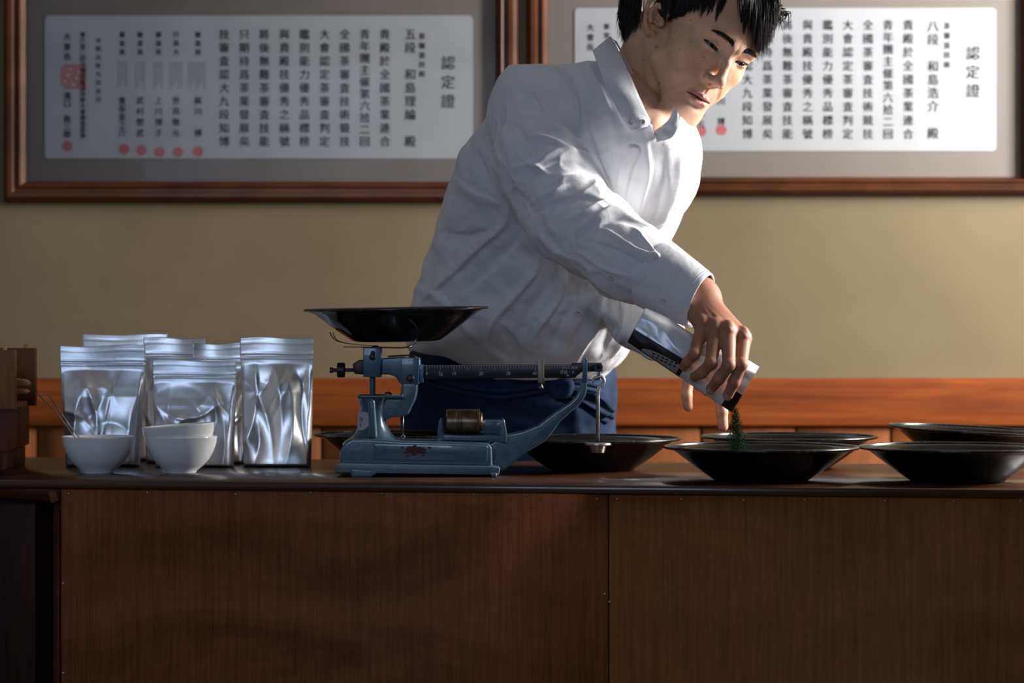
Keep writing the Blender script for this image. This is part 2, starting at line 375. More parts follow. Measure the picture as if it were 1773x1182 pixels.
g.make('apron_board', m_topedge, ct, bevel=.0015, seg=1)
pts = [uz(x, y) for (x, y) in ((84, 852), (98, 849), (103, 866), (90, 871))]
g = G(); vs = [MT @ Vector((u, -.004, z)) for u, z in pts]+[MT @ Vector((u, .004, z)) for u, z in pts]
g.add(vs, [(0, 1, 2, 3), (7, 6, 5, 4)]+[(i, i+4, (i+1) % 4+4, (i+1) % 4) for i in range(4)]); g.make('corner_block', m_rackd, ct, bevel=.001, seg=1)
u0_, _ = uz(-190, 900); u1_, _ = uz(40, 900)
G().box((u0_, .05, 0), (u1_, .55, TZ-.014), MT).make('side_cupboard', m_darkwood, ct, bevel=.003)

G().box((P(51, 0, 3.41).x, 3.40, 0), (P(60, 0, 3.41).x, 3.425, TZ-.014)).make('side_stile', m_rackd, ct)
G().box((P(59, 0, 3.43).x, 3.43, 0), (P(96, 0, 3.43).x, 3.44, TZ-.014)).make('side_board', m_wains, ct)

# ---------------------------------------------------------------- black enamel bowls
def bowl_prof(th=.0014):
    o = [(0.0, 0.0), (.060, 0.0), (.0665, .0012), (.0715, .0045), (.085, .0135), (.100, .0245), (.113, .0345), (.1235, .0425), (.1295, .0455), (.1375, .0482)]
    pr = [(1e-4, 0)]+[(r, z) for r, z in o[1:]]
    return pr, [(r-.001 if r < .13 else r, z+.0018) for r, z in o[1:]][::-1]+[(1e-4, .0018)]
pr, pi_ = bowl_prof()
def enamel_bowl(c, tilt=(0, 0), label='', root=None):
    if root is None:
        t = thing('black_enamel_bowl', label, 'bowl', (0, 0, 0), 'wide black enamel tasting bowls')
        G().lathe(pr+pi_, (0, 0, 0), None, 96).make('bowl_body', m_black, t, smooth=True)
        rim = [(.1378+.0030*math.cos(a), .0490+.0024*math.sin(a)) for a in np.linspace(0, 2*math.pi, 11)[:-1]]
        G().lathe(rim, (0, 0, 0), None, 96, close=True).make('rolled_rim', m_rim, t, smooth=True)
    else:
        t = copy_tree(root, (0, 0, 0))
    t.location = c; t.rotation_euler = (math.radians(tilt[0]), math.radians(tilt[1]), random.random()*6 if 0 else 0)
    t['label'] = label; return t
B1 = on(1318, 3.245)
eb = enamel_bowl(B1, (0, 0), 'front black bowl catching the falling green tea')
enamel_bowl(on(1657, 3.235), (0, 0), 'front black bowl at the right end of the counter', eb)
enamel_bowl(on(1366, 3.60), (0, 0), 'black bowl just behind the one being filled, touched by fingertips', eb)
enamel_bowl(on(1688, 3.585)+Vector((0, 0, .0115)), (.5, 3.0), 'tilted black bowl in the back row at the right edge', eb)
enamel_bowl(on(1024, 3.53), (0, 0), 'black bowl behind the hanging hook of the scale', eb)
enamel_bowl(on(692, 3.69), (0, 0), 'black bowl behind the base of the blue scale', eb)
enamel_bowl(P(687, 590.5, 3.43), (1.2, -.9), 'black bowl lifted high on the cradle of the blue scale', eb)

# ---------------------------------------------------------------- white bowls and strainer
wo = [(.020, 0), (.0225, 0), (.0235, .002), (.0245, .0045), (.034, .0115), (.043, .0215), (.0500, .0345), (.0535, .0455), (.0548, .0545), (.0552, .0562), (.0542, .0568)]
wi = [(.0525, .0560), (.0510, .046), (.047, .034), (.040, .0225), (.030, .014), (.018, .009), (1e-4, .0078)]
def white_bowl(c, rot, label, root=None):
    if root is None:
        t = thing('white_tasting_bowl', label, 'bowl', (0, 0, 0), 'white porcelain tasting bowls')
        G().lathe([(1e-4, .003), (.018, .003)]+wo+wi, (0, 0, 0), None, 72).make('bowl_body', m_china, t, smooth=True)
        G().lathe([(.0185, .004), (.0195, -.0002), (.0225, -.0002), (.0235, .003)], (0, 0, 0), None, 48).make('foot_ring', m_china, t, smooth=True)
    else: t = copy_tree(root, (0, 0, 0))
    t.location = c; t.rotation_euler = rot; t['label'] = label; return t
W1 = on(169.5, 3.44); W2 = on(313.5, 3.44)
wb = white_bowl(W1, (0, 0, 0), 'single white porcelain bowl holding a wire strainer')
white_bowl(W2, (0, 0, 0), 'lower white bowl of the stack of two', wb)
white_bowl(W2+Vector((0, 0, .0175)), (math.radians(0), math.radians(-4.2), 0), 'upper white bowl sitting tilted in the stack', wb)
st = thing('wire_strainer', 'thin wire tea strainer leaning in the single white bowl', 'strainer', W1+Vector((0, 0, .01)))
top = P(71, 683, 3.38)
lo_a, lo_b = W1+Vector((-.014, -.004, .0275)), W1+Vector((-.007, .006, .0275))
g = G(); g.tube(catmull([lo_a, P(110, 731, 3.425), P(87, 703, 3.395), P(69, 685, 3.378), P(69.5, 682.5, 3.378), P(76, 682, 3.39), P(86, 685, 3.40), P(100, 706, 3.42), P(125, 742, 3.44), lo_b], 7), .0009, 8)
g.make('wire_handle', m_steel, st, smooth=True)
g = G(); cc = W1+Vector((.004, 0, .030))
g.lathe([(.022+.0012*math.cos(a), .0012*math.sin(a)) for a in np.linspace(0, 2*math.pi, 9)[:-1]], cc, Matrix.Rotation(math.radians(10), 4, 'Y'), 40, close=True)
g.make('strainer_ring', m_steel, st, smooth=True)
g = G()
for k in range(9):
    a = math.pi*k/9
    g.tube([cc+Vector((.022*math.cos(a)*math.cos(t), .022*math.sin(a)*math.cos(t), -.014*math.sin(t))) for t in np.linspace(0, math.pi, 9)], .0003, 5)
g.make('mesh_basket', m_steel, st, smooth=True)

# ---------------------------------------------------------------- foil pouches
def vnoise(x, y, seed, octs=((3, 1), (7, .5), (15, .25))):
    r = np.random.default_rng(seed); out = np.zeros_like(x)
    for fq, am in octs:
        for _ in range(5):
            a = r.uniform(0, 2*math.pi); k = fq*r.uniform(.6, 1.4); out += am*np.sin(k*(x*math.cos(a)+y*math.sin(a))+r.uniform(0, 6.3))/5
    return out
def creases(x, y, seed, n, amp):
    """sharp tent-shaped folds running across a sheet"""
    r = np.random.default_rng(seed); out = np.zeros_like(x)
    for _ in range(n):
        cx, cy = r.uniform(-.42, .42), r.uniform(.12, .78); a = r.normal(0, .55)+ (math.pi/2 if r.random() < .55 else r.choice([-.7, .7]))
        dx, dy = math.cos(a), math.sin(a); L_ = r.uniform(.12, .38); w_ = r.uniform(.03, .10)
        s = (x-cx)*dx+(y-cy)*dy; d = -(x-cx)*dy+(y-cy)*dx; d = d+.25*s*s*r.choice([-1, 1])/L_
        out += amp*r.uniform(.4, 1)*r.choice([-1, 1, 1])*np.exp(-(np.sqrt(d*d+.00012)-.011)/w_)*np.exp(-(s/L_)**2)
    return out
def pouch(px, D, wd, ht, seed, m, label, yaw=0, thick=.05, lean=0, topw=1.0, botw=.93):
    base = on(px, D); t = thing('foil_pouch', label, 'pouch', base, 'silver foil tea pouches standing behind the bowls')
    nx, ny = 72, 96; u = np.linspace(-1, 1, nx); v_ = np.linspace(0, 1, ny); Ug, Vg = np.meshgrid(u, v_)
    Wd = wd/2*(botw+(topw-botw)*np.clip(Vg*1.1, 0, 1)); X = Ug*Wd
    seal = np.clip((1-np.abs(Ug))/.10, 0, 1); seal = seal*seal*(3-2*seal)
    prof = np.clip((1-Vg)/.95, 0, 1)**.75*np.clip(Vg/.03+.35, 0, 1); topflat = np.clip((.80-Vg)/.22, 0, 1)
    Y = thick/2*seal**.6*prof*(.35+.65*np.sqrt(np.clip(1-Ug**2*.8, 0, 1)))*topflat**.7
    cr = (creases(Ug/2, Vg, seed, 13, .0085)+.0060*vnoise(Ug*1.1, Vg*1.5, seed+5, ((2.2, 1), (5, .35))))*seal*np.clip(topflat*1.5, 0, 1)
    crb = (creases(Ug/2, Vg, seed+77, 14, .004))*seal*topflat
    zip_ = .0011*(np.exp(-((Vg-.845)/.006)**2)+np.exp(-((Vg-.875)/.006)**2)-.8*np.exp(-((Vg-.86)/.006)**2)+.6*np.exp(-((Vg-.955)/.004)**2))
    wave = .0042*np.sin(Ug*2.6+seed)*np.clip((Vg-.6)/.4, 0, 1)
    # bottom gusset: front bottom edge bows down/forward
    Zb = Vg*ht+.0016*np.sin(Ug*3.1+seed*2)*Vg**6+.004*np.abs(Ug)**3*(1-Vg)*0
    fr_ = np.stack([X, -(np.maximum(Y+cr, .0006)+zip_)+wave, Zb], -1); bk = np.stack([X, (np.maximum(Y+crb, .0006))+wave, Zb], -1)
    vs = np.concatenate([fr_.reshape(-1, 3), bk.reshape(-1, 3)]); fs = []; N = nx*ny
    for j in range(ny-1):
        for i in range(nx-1):
            a = j*nx+i; fs.append((a, a+1, a+nx+1, a+nx)); fs.append((N+a, N+a+nx, N+a+nx+1, N+a+1))
        a = j*nx; fs.append((a, a+nx, N+a+nx, N+a)); a = j*nx+nx-1; fs.append((a, N+a, N+a+nx, a+nx))
    for i in range(nx-1):
        a = i; fs.append((a, N+a, N+a+1, a+1)); a = (ny-1)*nx+i; fs.append((a, a+1, N+a+1, N+a))
    cy, sy = math.cos(yaw), math.sin(yaw); cl, sl = math.cos(lean), math.sin(lean)
    vs = np.stack([vs[:, 0], vs[:, 1]*cl+vs[:, 2]*sl, vs[:, 2]*cl-vs[:, 1]*sl*0], -1)
    vs = np.stack([vs[:, 0]*cy-vs[:, 1]*sy, vs[:, 0]*sy+vs[:, 1]*cy, vs[:, 2]], -1)+np.array(base)
    raw('pouch_body', vs, fs, m, t, True)
    g = G()
    for zz in (.85, .87):
        pts = []
        for q in np.linspace(-.94, .94, 24):
            yy = -.0022+.0028*math.sin(q*2.2+seed)*np.clip((zz-.7)/.3, 0, 1); x_ = q*wd/2*topw; z_ = zz*ht
            y2 = yy*cl+z_*sl; z2 = z_*cl
            pts.append(Vector((x_*cy-y2*sy, x_*sy+y2*cy, z2))+base)
        g.tube(pts, .0008, 6)
    g.make('zip_seal', m, t, smooth=True); return t
pouch(216, 3.80, .142, .2135, 31, m_foil2, 'farthest left pouch, only its crimped top edge rising behind the others', yaw=.05, thick=.04, lean=.02)
pouch(160, 3.74, .10, .184, 36, m_foil, 'small corner of a low pouch behind the front left one', yaw=-.1, thick=.035)
pouch(303, 3.73, .104, .207, 33, m_foil2, 'second row pouch with bright wavy top behind the middle one', yaw=-.06, thick=.04)
pouch(381, 3.70, .088, .1985, 34, m_foil2, 'narrow second row pouch with a crumpled shiny top left of the tallest', yaw=.06, thick=.035)
pouch(178, 3.63, .1385, .1945, 3, m_foil, 'front left pouch behind the single white bowl', yaw=.02, botw=.86, thick=.06)
pouch(337, 3.61, .135, .1705, 8, m_foil, 'shortest front pouch behind the stacked white bowls', yaw=-.02, botw=.93, thick=.055)
pouch(480, 3.62, .120, .2075, 14, m_foil2, 'tall right-hand pouch nearest the blue scale', yaw=-.12, botw=.92, thick=.058)

# ---------------------------------------------------------------- left: box, peg rack and clip
bx = thing('wooden_tea_box', 'dark reddish wooden box at the far left of the counter', 'box', P(-60, 822, 3.45))
def quadbox(g, corners, z0, z1):
    vs = [(x, y, z0) for x, y in corners]+[(x, y, z1) for x, y in corners]
    g.add(vs, [(3, 2, 1, 0), (4, 5, 6, 7), (0, 1, 5, 4), (1, 2, 6, 5), (2, 3, 7, 6), (3, 0, 4, 7)])
def xy(px, D): return ((px-886.5)/F*D, D)
zt = CAMZ-(706-591)/F*3.5
cn = [xy(-160, 3.42), xy(-4, 3.42), xy(51, 3.74), xy(-80, 3.74)]
g = G(); quadbox(g, cn, TZ+.03, zt); g.make('box_body', m_boxwood, bx, bevel=.003)
cn2 = [xy(-158, 3.43), xy(-8, 3.43), xy(44, 3.73), xy(-78, 3.73)]
g = G(); quadbox(g, cn2, TZ, TZ+.029); g.make('box_base', m_darkwood, bx, bevel=.002)
rk = thing('peg_rack', 'open wooden rack with peg tops standing on the dark box', 'rack', (P(10, 706, 3.5).x, 3.5, zt))
g = G(); a, b = P(-60, 606, 3.44), P(28, 709, 3.44); g.box((a.x, 3.43, zt), (b.x, 3.445, a.z)); g.make('front_upright', m_rackl, rk, bevel=.001, seg=1)
g = G(); a, b = P(-60, 602, 3.64), P(64, 703, 3.64); g.box((a.x, 3.62, zt), (b.x, 3.64, a.z)); g.make('rear_upright', m_rackd, rk, bevel=.001, seg=1)
for (x, y, D) in ((8, 606, 3.438), (45, 602, 3.63)):
    q = P(x, y, D); G().lathe([(1e-4, .006), (.003, .0055), (.0035, .004), (.0035, -.01)], q, None, 16).make('wooden_peg', m_clip, rk, smooth=True)
g = G(); a = P(-40, 700, 3.5); g.box((a.x, 3.445, zt+.0), (P(20, 0, 3.5).x, 3.62, zt+.008)); g.make('rack_floor', m_rackd, rk)
cl = thing('wooden_clip', 'pale rounded wooden clamp held between the rack boards', 'clamp', P(30, 680, 3.53))
for (y0c, y1c, nm, xe) in ((656, 669, 'upper_jaw', 52), (672, 682, 'lower_jaw', 50)):
    pts = [(-10, y0c), (xe-12, y0c), (xe-5, y0c+2), (xe, y0c+(y1c-y0c)*.55), (xe-4, y1c-1), (xe-14, y1c), (-10, y1c)]
    G().prism(pts, 3.515, 3.545, 3.53).make(nm, m_clip, cl, bevel=.003, seg=3)
q = P(31, 670, 3.53); G().tube([q+Vector((0, 0, -.008)), q+Vector((0, 0, .014))], .003, 12).make('clamp_screw', m_steel, cl, smooth=True)
# ---------------------------------------------------------------- blue counter scale
DS = 3.40
sca = thing('balance_scale', 'old blue cast-metal balance scale with a long black graduated beam', 'scale', on(720, DS))
def pr3(g, pts, d0, d1): return g.prism(pts, DS+d0, DS+d1, DS)
# base casting: stacked outlines give it its flange, body and upright
g = G()
pr3(g, [(585, 805), (588, 800), (594, 797), (852, 803), (866, 806), (864, 818), (588, 814), (585, 812)], -.062, .062)
base = g.make('base_flange', m_blue, sca, bevel=.003, seg=3)
g = G()
def loft(g, sections, smooth=True):
    """sections: (outline points in photo pixels, half depth) joined front-to-back as a rounded solid"""
    pass
body = [(592, 799), (593, 780), (600, 765), (612, 757), (640, 757), (700, 761), (760, 762), (846, 765), (852, 772), (853, 804), (592, 800)]
pr3(g, body[:-1], -.050, .050)
bo = g.make('base_body', m_blue, sca, bevel=.009, seg=5)
g = G(); pr3(g, [(650, 768), (652, 764), (844, 768), (846, 772), (844, 796), (650, 792)], -.0525, -.045); g.make('raised_panel', m_blue, bo, bevel=.0022, seg=2)
rp = []
rr = np.random.default_rng(5)
for a in np.linspace(0, 2*math.pi, 34)[:-1]:
    k = 1+.22*rr.normal(); rp.append((722+20*k*math.cos(a), 776+7.5*k*math.sin(a)))
g = G(); pr3(g, rp, -.0532, -.0524)
for (x, y, s) in ((709, 786, 2.2), (735, 785, 2.0), (746, 772, 2.4), (700, 772, 2)):
    pr3(g, [(x+s*1.5*math.cos(a), y+s*.7*math.sin(a)) for a in np.linspace(0, 6.28, 9)[:-1]], -.0532, -.0524)
g.make('rust_patch', m_rust, bo)
# column: lofted rectangular sections with rounded corners going up
def column(name, secs, parent, m, n=28, pw=3.2):
    vs = []; fs = []
    for (py, xl, xr, hd, dc) in secs:
        a = P(xl, py, DS); b = P(xr, py, DS); cx = (a.x+b.x)/2; hw = (b.x-a.x)/2
        for k in range(n):
            t = 2*math.pi*k/n; c_, s_ = math.cos(t), math.sin(t)
            vs.append((cx+hw*abs(c_)**(2/pw)*(1 if c_ > 0 else -1), DS+dc+hd*abs(s_)**(2/pw)*(1 if s_ > 0 else -1), a.z))
    for i in range(len(secs)-1):
        for k in range(n): fs.append((i*n+k, i*n+(k+1) % n, (i+1)*n+(k+1) % n, (i+1)*n+k))
    fs.append(list(range(n))); fs.append([(len(secs)-1)*n+k for k in range(n)])
    g = G(); g.add(vs, fs); return g.make(name, m, parent, smooth=True, auto=.9)
co = column('column', [(768, 593, 702, .048, 0), (762, 598, 694, .046, 0), (757, 607, 684, .042, 0), (750, 615, 677, .038, 0), (740, 619.5, 672, .034, 0), (728, 622, 668.5, .030, 0),
                  (716, 623, 667, .029, 0), (704, 623.5, 668, .029, 0), (697, 622, 670, .031, 0), (690, 620, 674, .033, 0), (684, 620, 676, .034, 0), (683, 621, 675, .033, 0)], sca, m_blue)
g = G(); pr3(g, [(640, 690), (652, 690), (656, 757), (642, 757)], -.045, -.025); g.make('column_rib', m_blue, co, bevel=.005, seg=4)
g = G(); pr3(g, [(660, 684), (690, 684), (697, 680), (697, 662), (723, 662), (723, 676), (720, 690), (713, 704), (708, 716), (698, 721), (680, 722), (668, 727), (655, 712)], -.020, .020)
g.make('side_arm', m_blue, sca, bevel=.006, seg=4)
g = G(); pr3(g, [(620, 683), (700, 683), (700, 688), (622, 688)], -.036, .034); g.make('arm_shelf', m_blue, sca, bevel=.002)
g = G(); g.lathe([(1e-4, .0035), (.004, .003), (.006, 0), (.006, -.002)], P(672, 682, DS-.01), None, 20); g.make('cap_screw', m_steel, sca, smooth=True)
g = G(); pr3(g, [(622.5, 711), (637, 712), (645, 719), (645, 728), (642, 733), (634, 745), (621, 741)], -.0335, -.0325)
stk = g.make('price_sticker', m_sticker, sca)
g = G()
for (x, y) in ((626, 721), (629, 722), (626, 731)): pr3(g, [(x, y), (x+1.2, y), (x+1.2, y+6), (x, y+6)], -.0338, -.0334)
g.make('printed_marks', m_ink, stk)
# feet
for (pts, d0) in (([(611, 806), (658, 810), (655, 817), (646, 829), (613, 829)], -.064), ([(846, 812), (862, 814), (861, 828), (852, 822)], -.064),
                  ([(611, 806), (658, 810), (655, 815), (646, 822.5), (613, 822.5)], .034), ([(846, 812), (862, 814), (861, 822.5), (852, 819)], .034)):
    g = G(); sc_ = (DS+d0)/DS
    pts2 = [P(x, y, DS) for x, y in pts]
    zmin = min(p.z for p in pts2); k = [(p.x, p.z if p.z > zmin+.004 else TZ) for p in pts2]
    n_ = len(k); vs = [(x, DS+d0, z) for x, z in k]+[(x, DS+d0+.03, z) for x, z in k]
    g.add(vs, [list(range(n_)), list(range(n_, 2*n_))[::-1]]+[(i, i+n_, (i+1) % n_+n_, (i+1) % n_) for i in range(n_)])
    g.make('foot', m_blue, sca, bevel=.003, seg=3)
# sweeping arm to the beam guide
g = G(); pr3(g, [(846, 768), (877, 751), (904, 746), (932, 735), (962, 712), (986, 697), (997, 686), (1004, 672), (1006, 655), (1016.5, 655), (1016, 672), (1014, 684), (1004, 700), (988, 713), (971, 728), (958, 746), (944, 763), (904, 787), (884, 805), (872, 815), (862, 818), (848, 816)], -.011, .011)
g.make('swept_arm', m_blue, sca, bevel=.0035, seg=4)
g = G(); pr3(g, [(1007.5, 624), (1009, 620), (1014, 619), (1016.5, 622), (1016.5, 662), (1006.5, 662), (1008.5, 640)], -.013, -.008); g.make('beam_guide', m_bluel, sca, bevel=.0012)
# weight rest
for pts in ([(756, 764), (760, 730), (763, 722), (768, 727), (769, 764)], [(865, 764), (867, 730), (870, 723), (874, 727), (878, 752), (878, 766)]):
    g = G(); pr3(g, pts, -.020, .012); g.make('weight_cradle', m_blue, sca, bevel=.0028, seg=3)
g = G(); pr3(g, [(762, 762), (764, 750), (800, 752), (872, 752), (874, 764)], -.016, .016); g.make('cradle_bed', m_blue, sca, bevel=.003, seg=3)
g = G(); pr3(g, [(800, 752), (803, 727), (868, 727), (868, 752)], .012, .018); g.make('cradle_back', m_blue, sca, bevel=.002)
# plunger, yoke and beam
g = G(); g.tube([P(645, 690, DS), P(645, 650, DS)], .0047, 16); g.make('plunger_rod', m_bluel, sca, smooth=True, auto=1)
g = G(); pr3(g, [(630, 601), (661, 602), (660, 653), (630, 652)], -.019, .019); yk = g.make('pan_yoke', m_bluel, sca, bevel=.0015)
def screw(x, y, r, d, parent):
    Mr = Matrix.Rotation(math.pi/2, 4, 'X'); c_ = P(x, y, DS+d)
    s_ = G().lathe([(1e-4, .0014), (r*.7, .0012), (r, .0004), (r, -.001)], c_, Mr, 24).make('screw', m_iron, parent, smooth=True)
    g = G(); g.box((-r*.6, -.0016, -r*.12), (r*.6, -.0010, r*.12), Matrix.Translation(c_)); g.box((-r*.12, -.0016, -r*.6), (r*.12, -.0010, r*.6), Matrix.Translation(c_))
    return s_
screw(645, 618, .0052, -.0195, yk); screw(645.5, 611, .0035, -.0195, yk)
g = G(); pr3(g, [(611, 630), (622, 623), (630, 622), (630, 648), (614, 647)], -.009, .009); g.make('end_collar', m_iron, sca, bevel=.002)
g = G(); g.tube([P(571, 640.5, DS), P(615, 640.5, DS)], .0028, 12); th_ = g.make('balance_thread', m_iron, sca, smooth=True, auto=1)
g = G(); g.tube([P(571, 640.5, DS), P(577, 640.5, DS)], .0042, 6); g.make('thread_tip', m_iron, th_)
g = G(); g.tube([P(584, 640.5, DS), P(597, 640.5, DS)], .0112, 28); g.make('balance_nut', m_iron, sca, bevel=.0008)
g = G(); pr3(g, [(660, 620), (697, 617), (728, 622), (728, 662), (692, 663), (686, 652), (674, 648), (660, 648)], -.011, .011); g.make('lever_arm', m_bluel, sca, bevel=.003, seg=3)
g = G(); pr3(g, [(695.5, 619), (727, 619), (726, 665), (695, 665)], -.022, .022); fb = g.make('fulcrum_block', m_bluel, sca, bevel=.0015)
screw(710.5, 655, .0058, -.0225, fb)
g = G(); g.tube(catmull([P(672, 617, DS-.012), P(695, 615.5, DS-.015), P(714, 615.5, DS-.015), P(723, 620, DS-.012)], 6), .0013, 6); g.make('spring_wire', m_iron, sca, smooth=True)
g = G(); pr3(g, [(727, 631), (733, 631), (733, 662), (727, 662)], -.012, .012); g.make('beam_clamp', m_bluel, sca, bevel=.001)
g = G(); pr3(g, [(733, 631.5), (990, 631), (990, 628), (1043, 627.5), (1043, 643.5), (1009, 643), (999, 650), (996, 654), (733, 655.5)], -.0028, .0028)
bmn = g.make('graduated_beam', m_beam, sca, bevel=.0006, seg=1)
g = G()
for k in range(51):
    x = 739+k*4.7 ; hh = 8 if k % 10 == 0 else (6.5 if k % 5 == 0 else 3.6)
    pr3(g, [(x-.45, 633.5), (x+.45, 633.5), (x+.45, 633.5+hh), (x-.45, 633.5+hh)], -.0031, -.0028)
pr3(g, [(733, 632.4), (988, 632), (988, 632.8), (733, 633.2)], -.0031, -.0028)
for (x, s) in ((739, '0'), (763, '5g'), (786, '10'), (833, '20'), (880, '30'), (926, '40')):
    text_geo(g, s, .0070, P(x, 646.5, DS-.003), (1, 0, 0), (0, 0, 1), fat=.00012)
text_geo(g, '株式 精衡', .0052, P(988, 636.5, DS-.003), (1, 0, 0), (0, 0, 1)); text_geo(g, '感量・X', .006, P(982, 644.5, DS-.003), (1, 0, 0), (0, 0, 1)); text_geo(g, '◆', .004, P(983, 650, DS-.003), (1, 0, 0), (0, 0, 1))
g.make('beam_markings', m_marks, bmn)
g = G(); pr3(g, [(931, 621.5), (942, 621.5), (942, 653), (943, 654), (943, 663), (932, 663), (931.5, 655)], -.008, .008); po = g.make('sliding_poise', m_brass2, sca, bevel=.0015)
g = G(); g.lathe([(1e-4, 0), (.0022, -.0002), (.0015, -.0035), (.0034, -.0055), (.0032, -.0085), (1e-4, -.009)], P(937, 663, DS), None, 16); g.make('poise_knob', m_brass2, po, smooth=True)
Mx = Matrix.Rotation(math.pi/2, 4, 'X')
g = G(); g.lathe([(.0028, -.003), (.0068, -.003), (.0068, .003), (.0028, .003)], P(1036, 636, DS-.006), Mx, 24, close=True); g.make('pivot_ring', m_iron, sca, smooth=True, auto=.7)
g = G(); pr3(g, [(1033.5, 642), (1039, 642), (1038.5, 658), (1033.5, 658)], -.0075, -.0045); g.make('hanger_link', m_bluel, sca, bevel=.0008)
hk = catmull([P(1027, 664, DS-.006), P(1027.5, 657, DS-.006), P(1033, 653.5, DS-.006), P(1041, 652, DS-.006), P(1045.5, 657, DS-.006), P(1044.5, 664, DS-.006), P(1038, 670, DS-.006), P(1035.6, 680, DS-.006), P(1035.3, 700, DS-.006)], 7)
hk.append(P(1035, 768, DS-.006))
g = G(); g.tube(hk, [.0012]*3+[.0022]*6+[.0027]*(len(hk)-9), 12); g.make('hanger_hook', m_steel, sca, smooth=True)
k = DS/F
g = G(); g.lathe([(1e-4, 5*k), (20*k, 4.6*k), (23*k, 3.6*k), (23.3*k, 1*k), (21*k, -.6*k), (15*k, -1.2*k), (13.5*k, -6*k), (11.5*k, -12.5*k), (10*k, -13*k), (1e-4, -13*k)], P(1035, 770.5, DS-.006), None, 48)
g.make('weight_dish', m_steel, sca, smooth=True, auto=.8)
g = G(); g.tube([P(698, 719, DS), P(698, 752, DS)], .0010, 8); g.tube(catmull([P(698, 752, DS), P(695, 755, DS), P(697, 759, DS), P(701, 756, DS), P(698, 752, DS)], 4), .001, 6)
g.tube([P(697, 758, DS), P(690, 761, DS)], .0011, 6); g.make('check_link', m_steel, sca, smooth=True)
# pan cradle
g = G(); pr3(g, [(596, 599.8), (596, 601), (704, 602.6), (712, 601.8), (704, 600.6)], -.020, .020); g.make('cradle_plate', m_iron, sca, bevel=.0003, seg=1)
for sy in (-1, 1):
    pts = [(574, 576), (577, 583), (584, 590), (600, 594.5), (622, 597), (647, 599)]; g = G(); vs = []; fs = []
    cm = catmull([P(x, y, DS) for x, y in pts], 5)
    for i, q in enumerate(cm):
        wd_ = .010-.004*i/len(cm)
        for dy in (-wd_, wd_): vs.append((q.x, DS+sy*.030*(1-i/len(cm))+dy, q.z)); vs.append((q.x, DS+sy*.030*(1-i/len(cm))+dy, q.z+.0009))
    for i in range(len(cm)-1):
        a = 4*i
        for (p, q) in ((0, 1), (1, 3), (3, 2), (2, 0)): fs.append((a+p, a+q, a+4+q, a+4+p))
    g.add(vs, fs); g.make('left_prong', m_iron, sca, smooth=False)
    wv = [P(648, 601, DS), P(690, 602, DS), P(703, 601, DS), P(712, 598, DS), P(720, 591, DS), P(722, 586, DS)]
    wv = [Vector((q.x, DS+sy*.030*min(1, i/3), q.z)) for i, q in enumerate(wv)]
    g = G(); g.tube(catmull(wv, 5), .0011, 8); g.make('wire_support', m_steel, sca, smooth=True)
g = G(); g.tube(catmull([P(722, 587, DS-.03), P(722.5, 575, DS-.086), P(719, 563, DS-.110), P(710, 554, DS-.122), P(706, 552, DS-.124)], 6), .0006, 6); g.make('front_wire', m_iron, sca, smooth=True)
g = G(); g.lathe([(1e-4, .0028), (.004, .0022), (.006, 0)], P(650, 600.5, DS), None, 16); g.make('plate_screw', m_iron, sca, smooth=True)
# brass weight
wt = thing('brass_weight', 'aged brass cylinder weight lying on its side on the scale cradle', 'weight', P(803, 752, DS))
My = Matrix.Rotation(math.pi/2, 4, 'Y'); cW = P(803, 730, DS-.002); R_ = 21.8*k
def X(px): return (px-803)*k
prf = [(1e-4, X(773)), (R_*.93, X(773)), (R_, X(775)), (R_, X(790.5)), (R_*.97, X(791)), (R_*.97, X(791.8)), (R_, X(792.3)), (R_, X(793.6)), (R_*.97, X(794)), (R_*.97, X(794.8)), (R_, X(795.3)), (R_, X(798.5)), (R_*.95, X(799)), (R_*.95, X(799.8)), (R_, X(800.3)),
       (R_, X(823)), (R_*.965, X(823.4)), (R_*.965, X(824.4)), (R_, X(825)), (R_, X(829)), (R_*.95, X(831))]
G().lathe(prf+[(R_*.72, X(831)), (1e-4, X(831))], cW, My, 64).make('weight_body', m_brass, wt, smooth=True, auto=.6)
G().lathe([(R_*.7, X(830)), (R_*.74, X(831)), (R_*.74, X(834)), (R_*.68, X(835)), (1e-4, X(835))], cW, My, 48).make('weight_stub', m_brass, wt, smooth=True, auto=.6)
# ---------------------------------------------------------------- signed-distance sculpting
f4 = np.float32
def A3(v): return np.array(v, dtype=f4)
def sd_cap(p, a, b, ra, rb=None):
    rb = ra if rb is None else rb; a = A3(a); b = A3(b); ab = b-a
    t = np.clip(((p-a)@ab)/max(float(ab@ab), 1e-9), 0, 1); q = p-a-t[:, None]*ab
    return np.sqrt((q*q).sum(1))-(ra+(rb-ra)*t)
def sd_ell(p, c, r, M=None):
    q = p-A3(c)
    if M is not None: q = q@A3(M)
    r = A3(r); k0 = np.sqrt(((q/r)**2).sum(1)); k1 = np.sqrt(((q/(r*r))**2).sum(1))
    return k0*(k0-1)/np.maximum(k1, 1e-6)
def smin(a, b, k):
    h = np.clip(.5+.5*(b-a)/k, 0, 1); return b*(1-h)+a*h-k*h*(1-h)
def smax(a, b, k): return -smin(-a, -b, k)
def chain(p, pts, k=.01):
    d = None
    for (a, ra), (b, rb) in zip(pts[:-1], pts[1:]):
        e = sd_cap(p, a, b, ra, rb); d = e if d is None else smin(d, e, k)
    return d
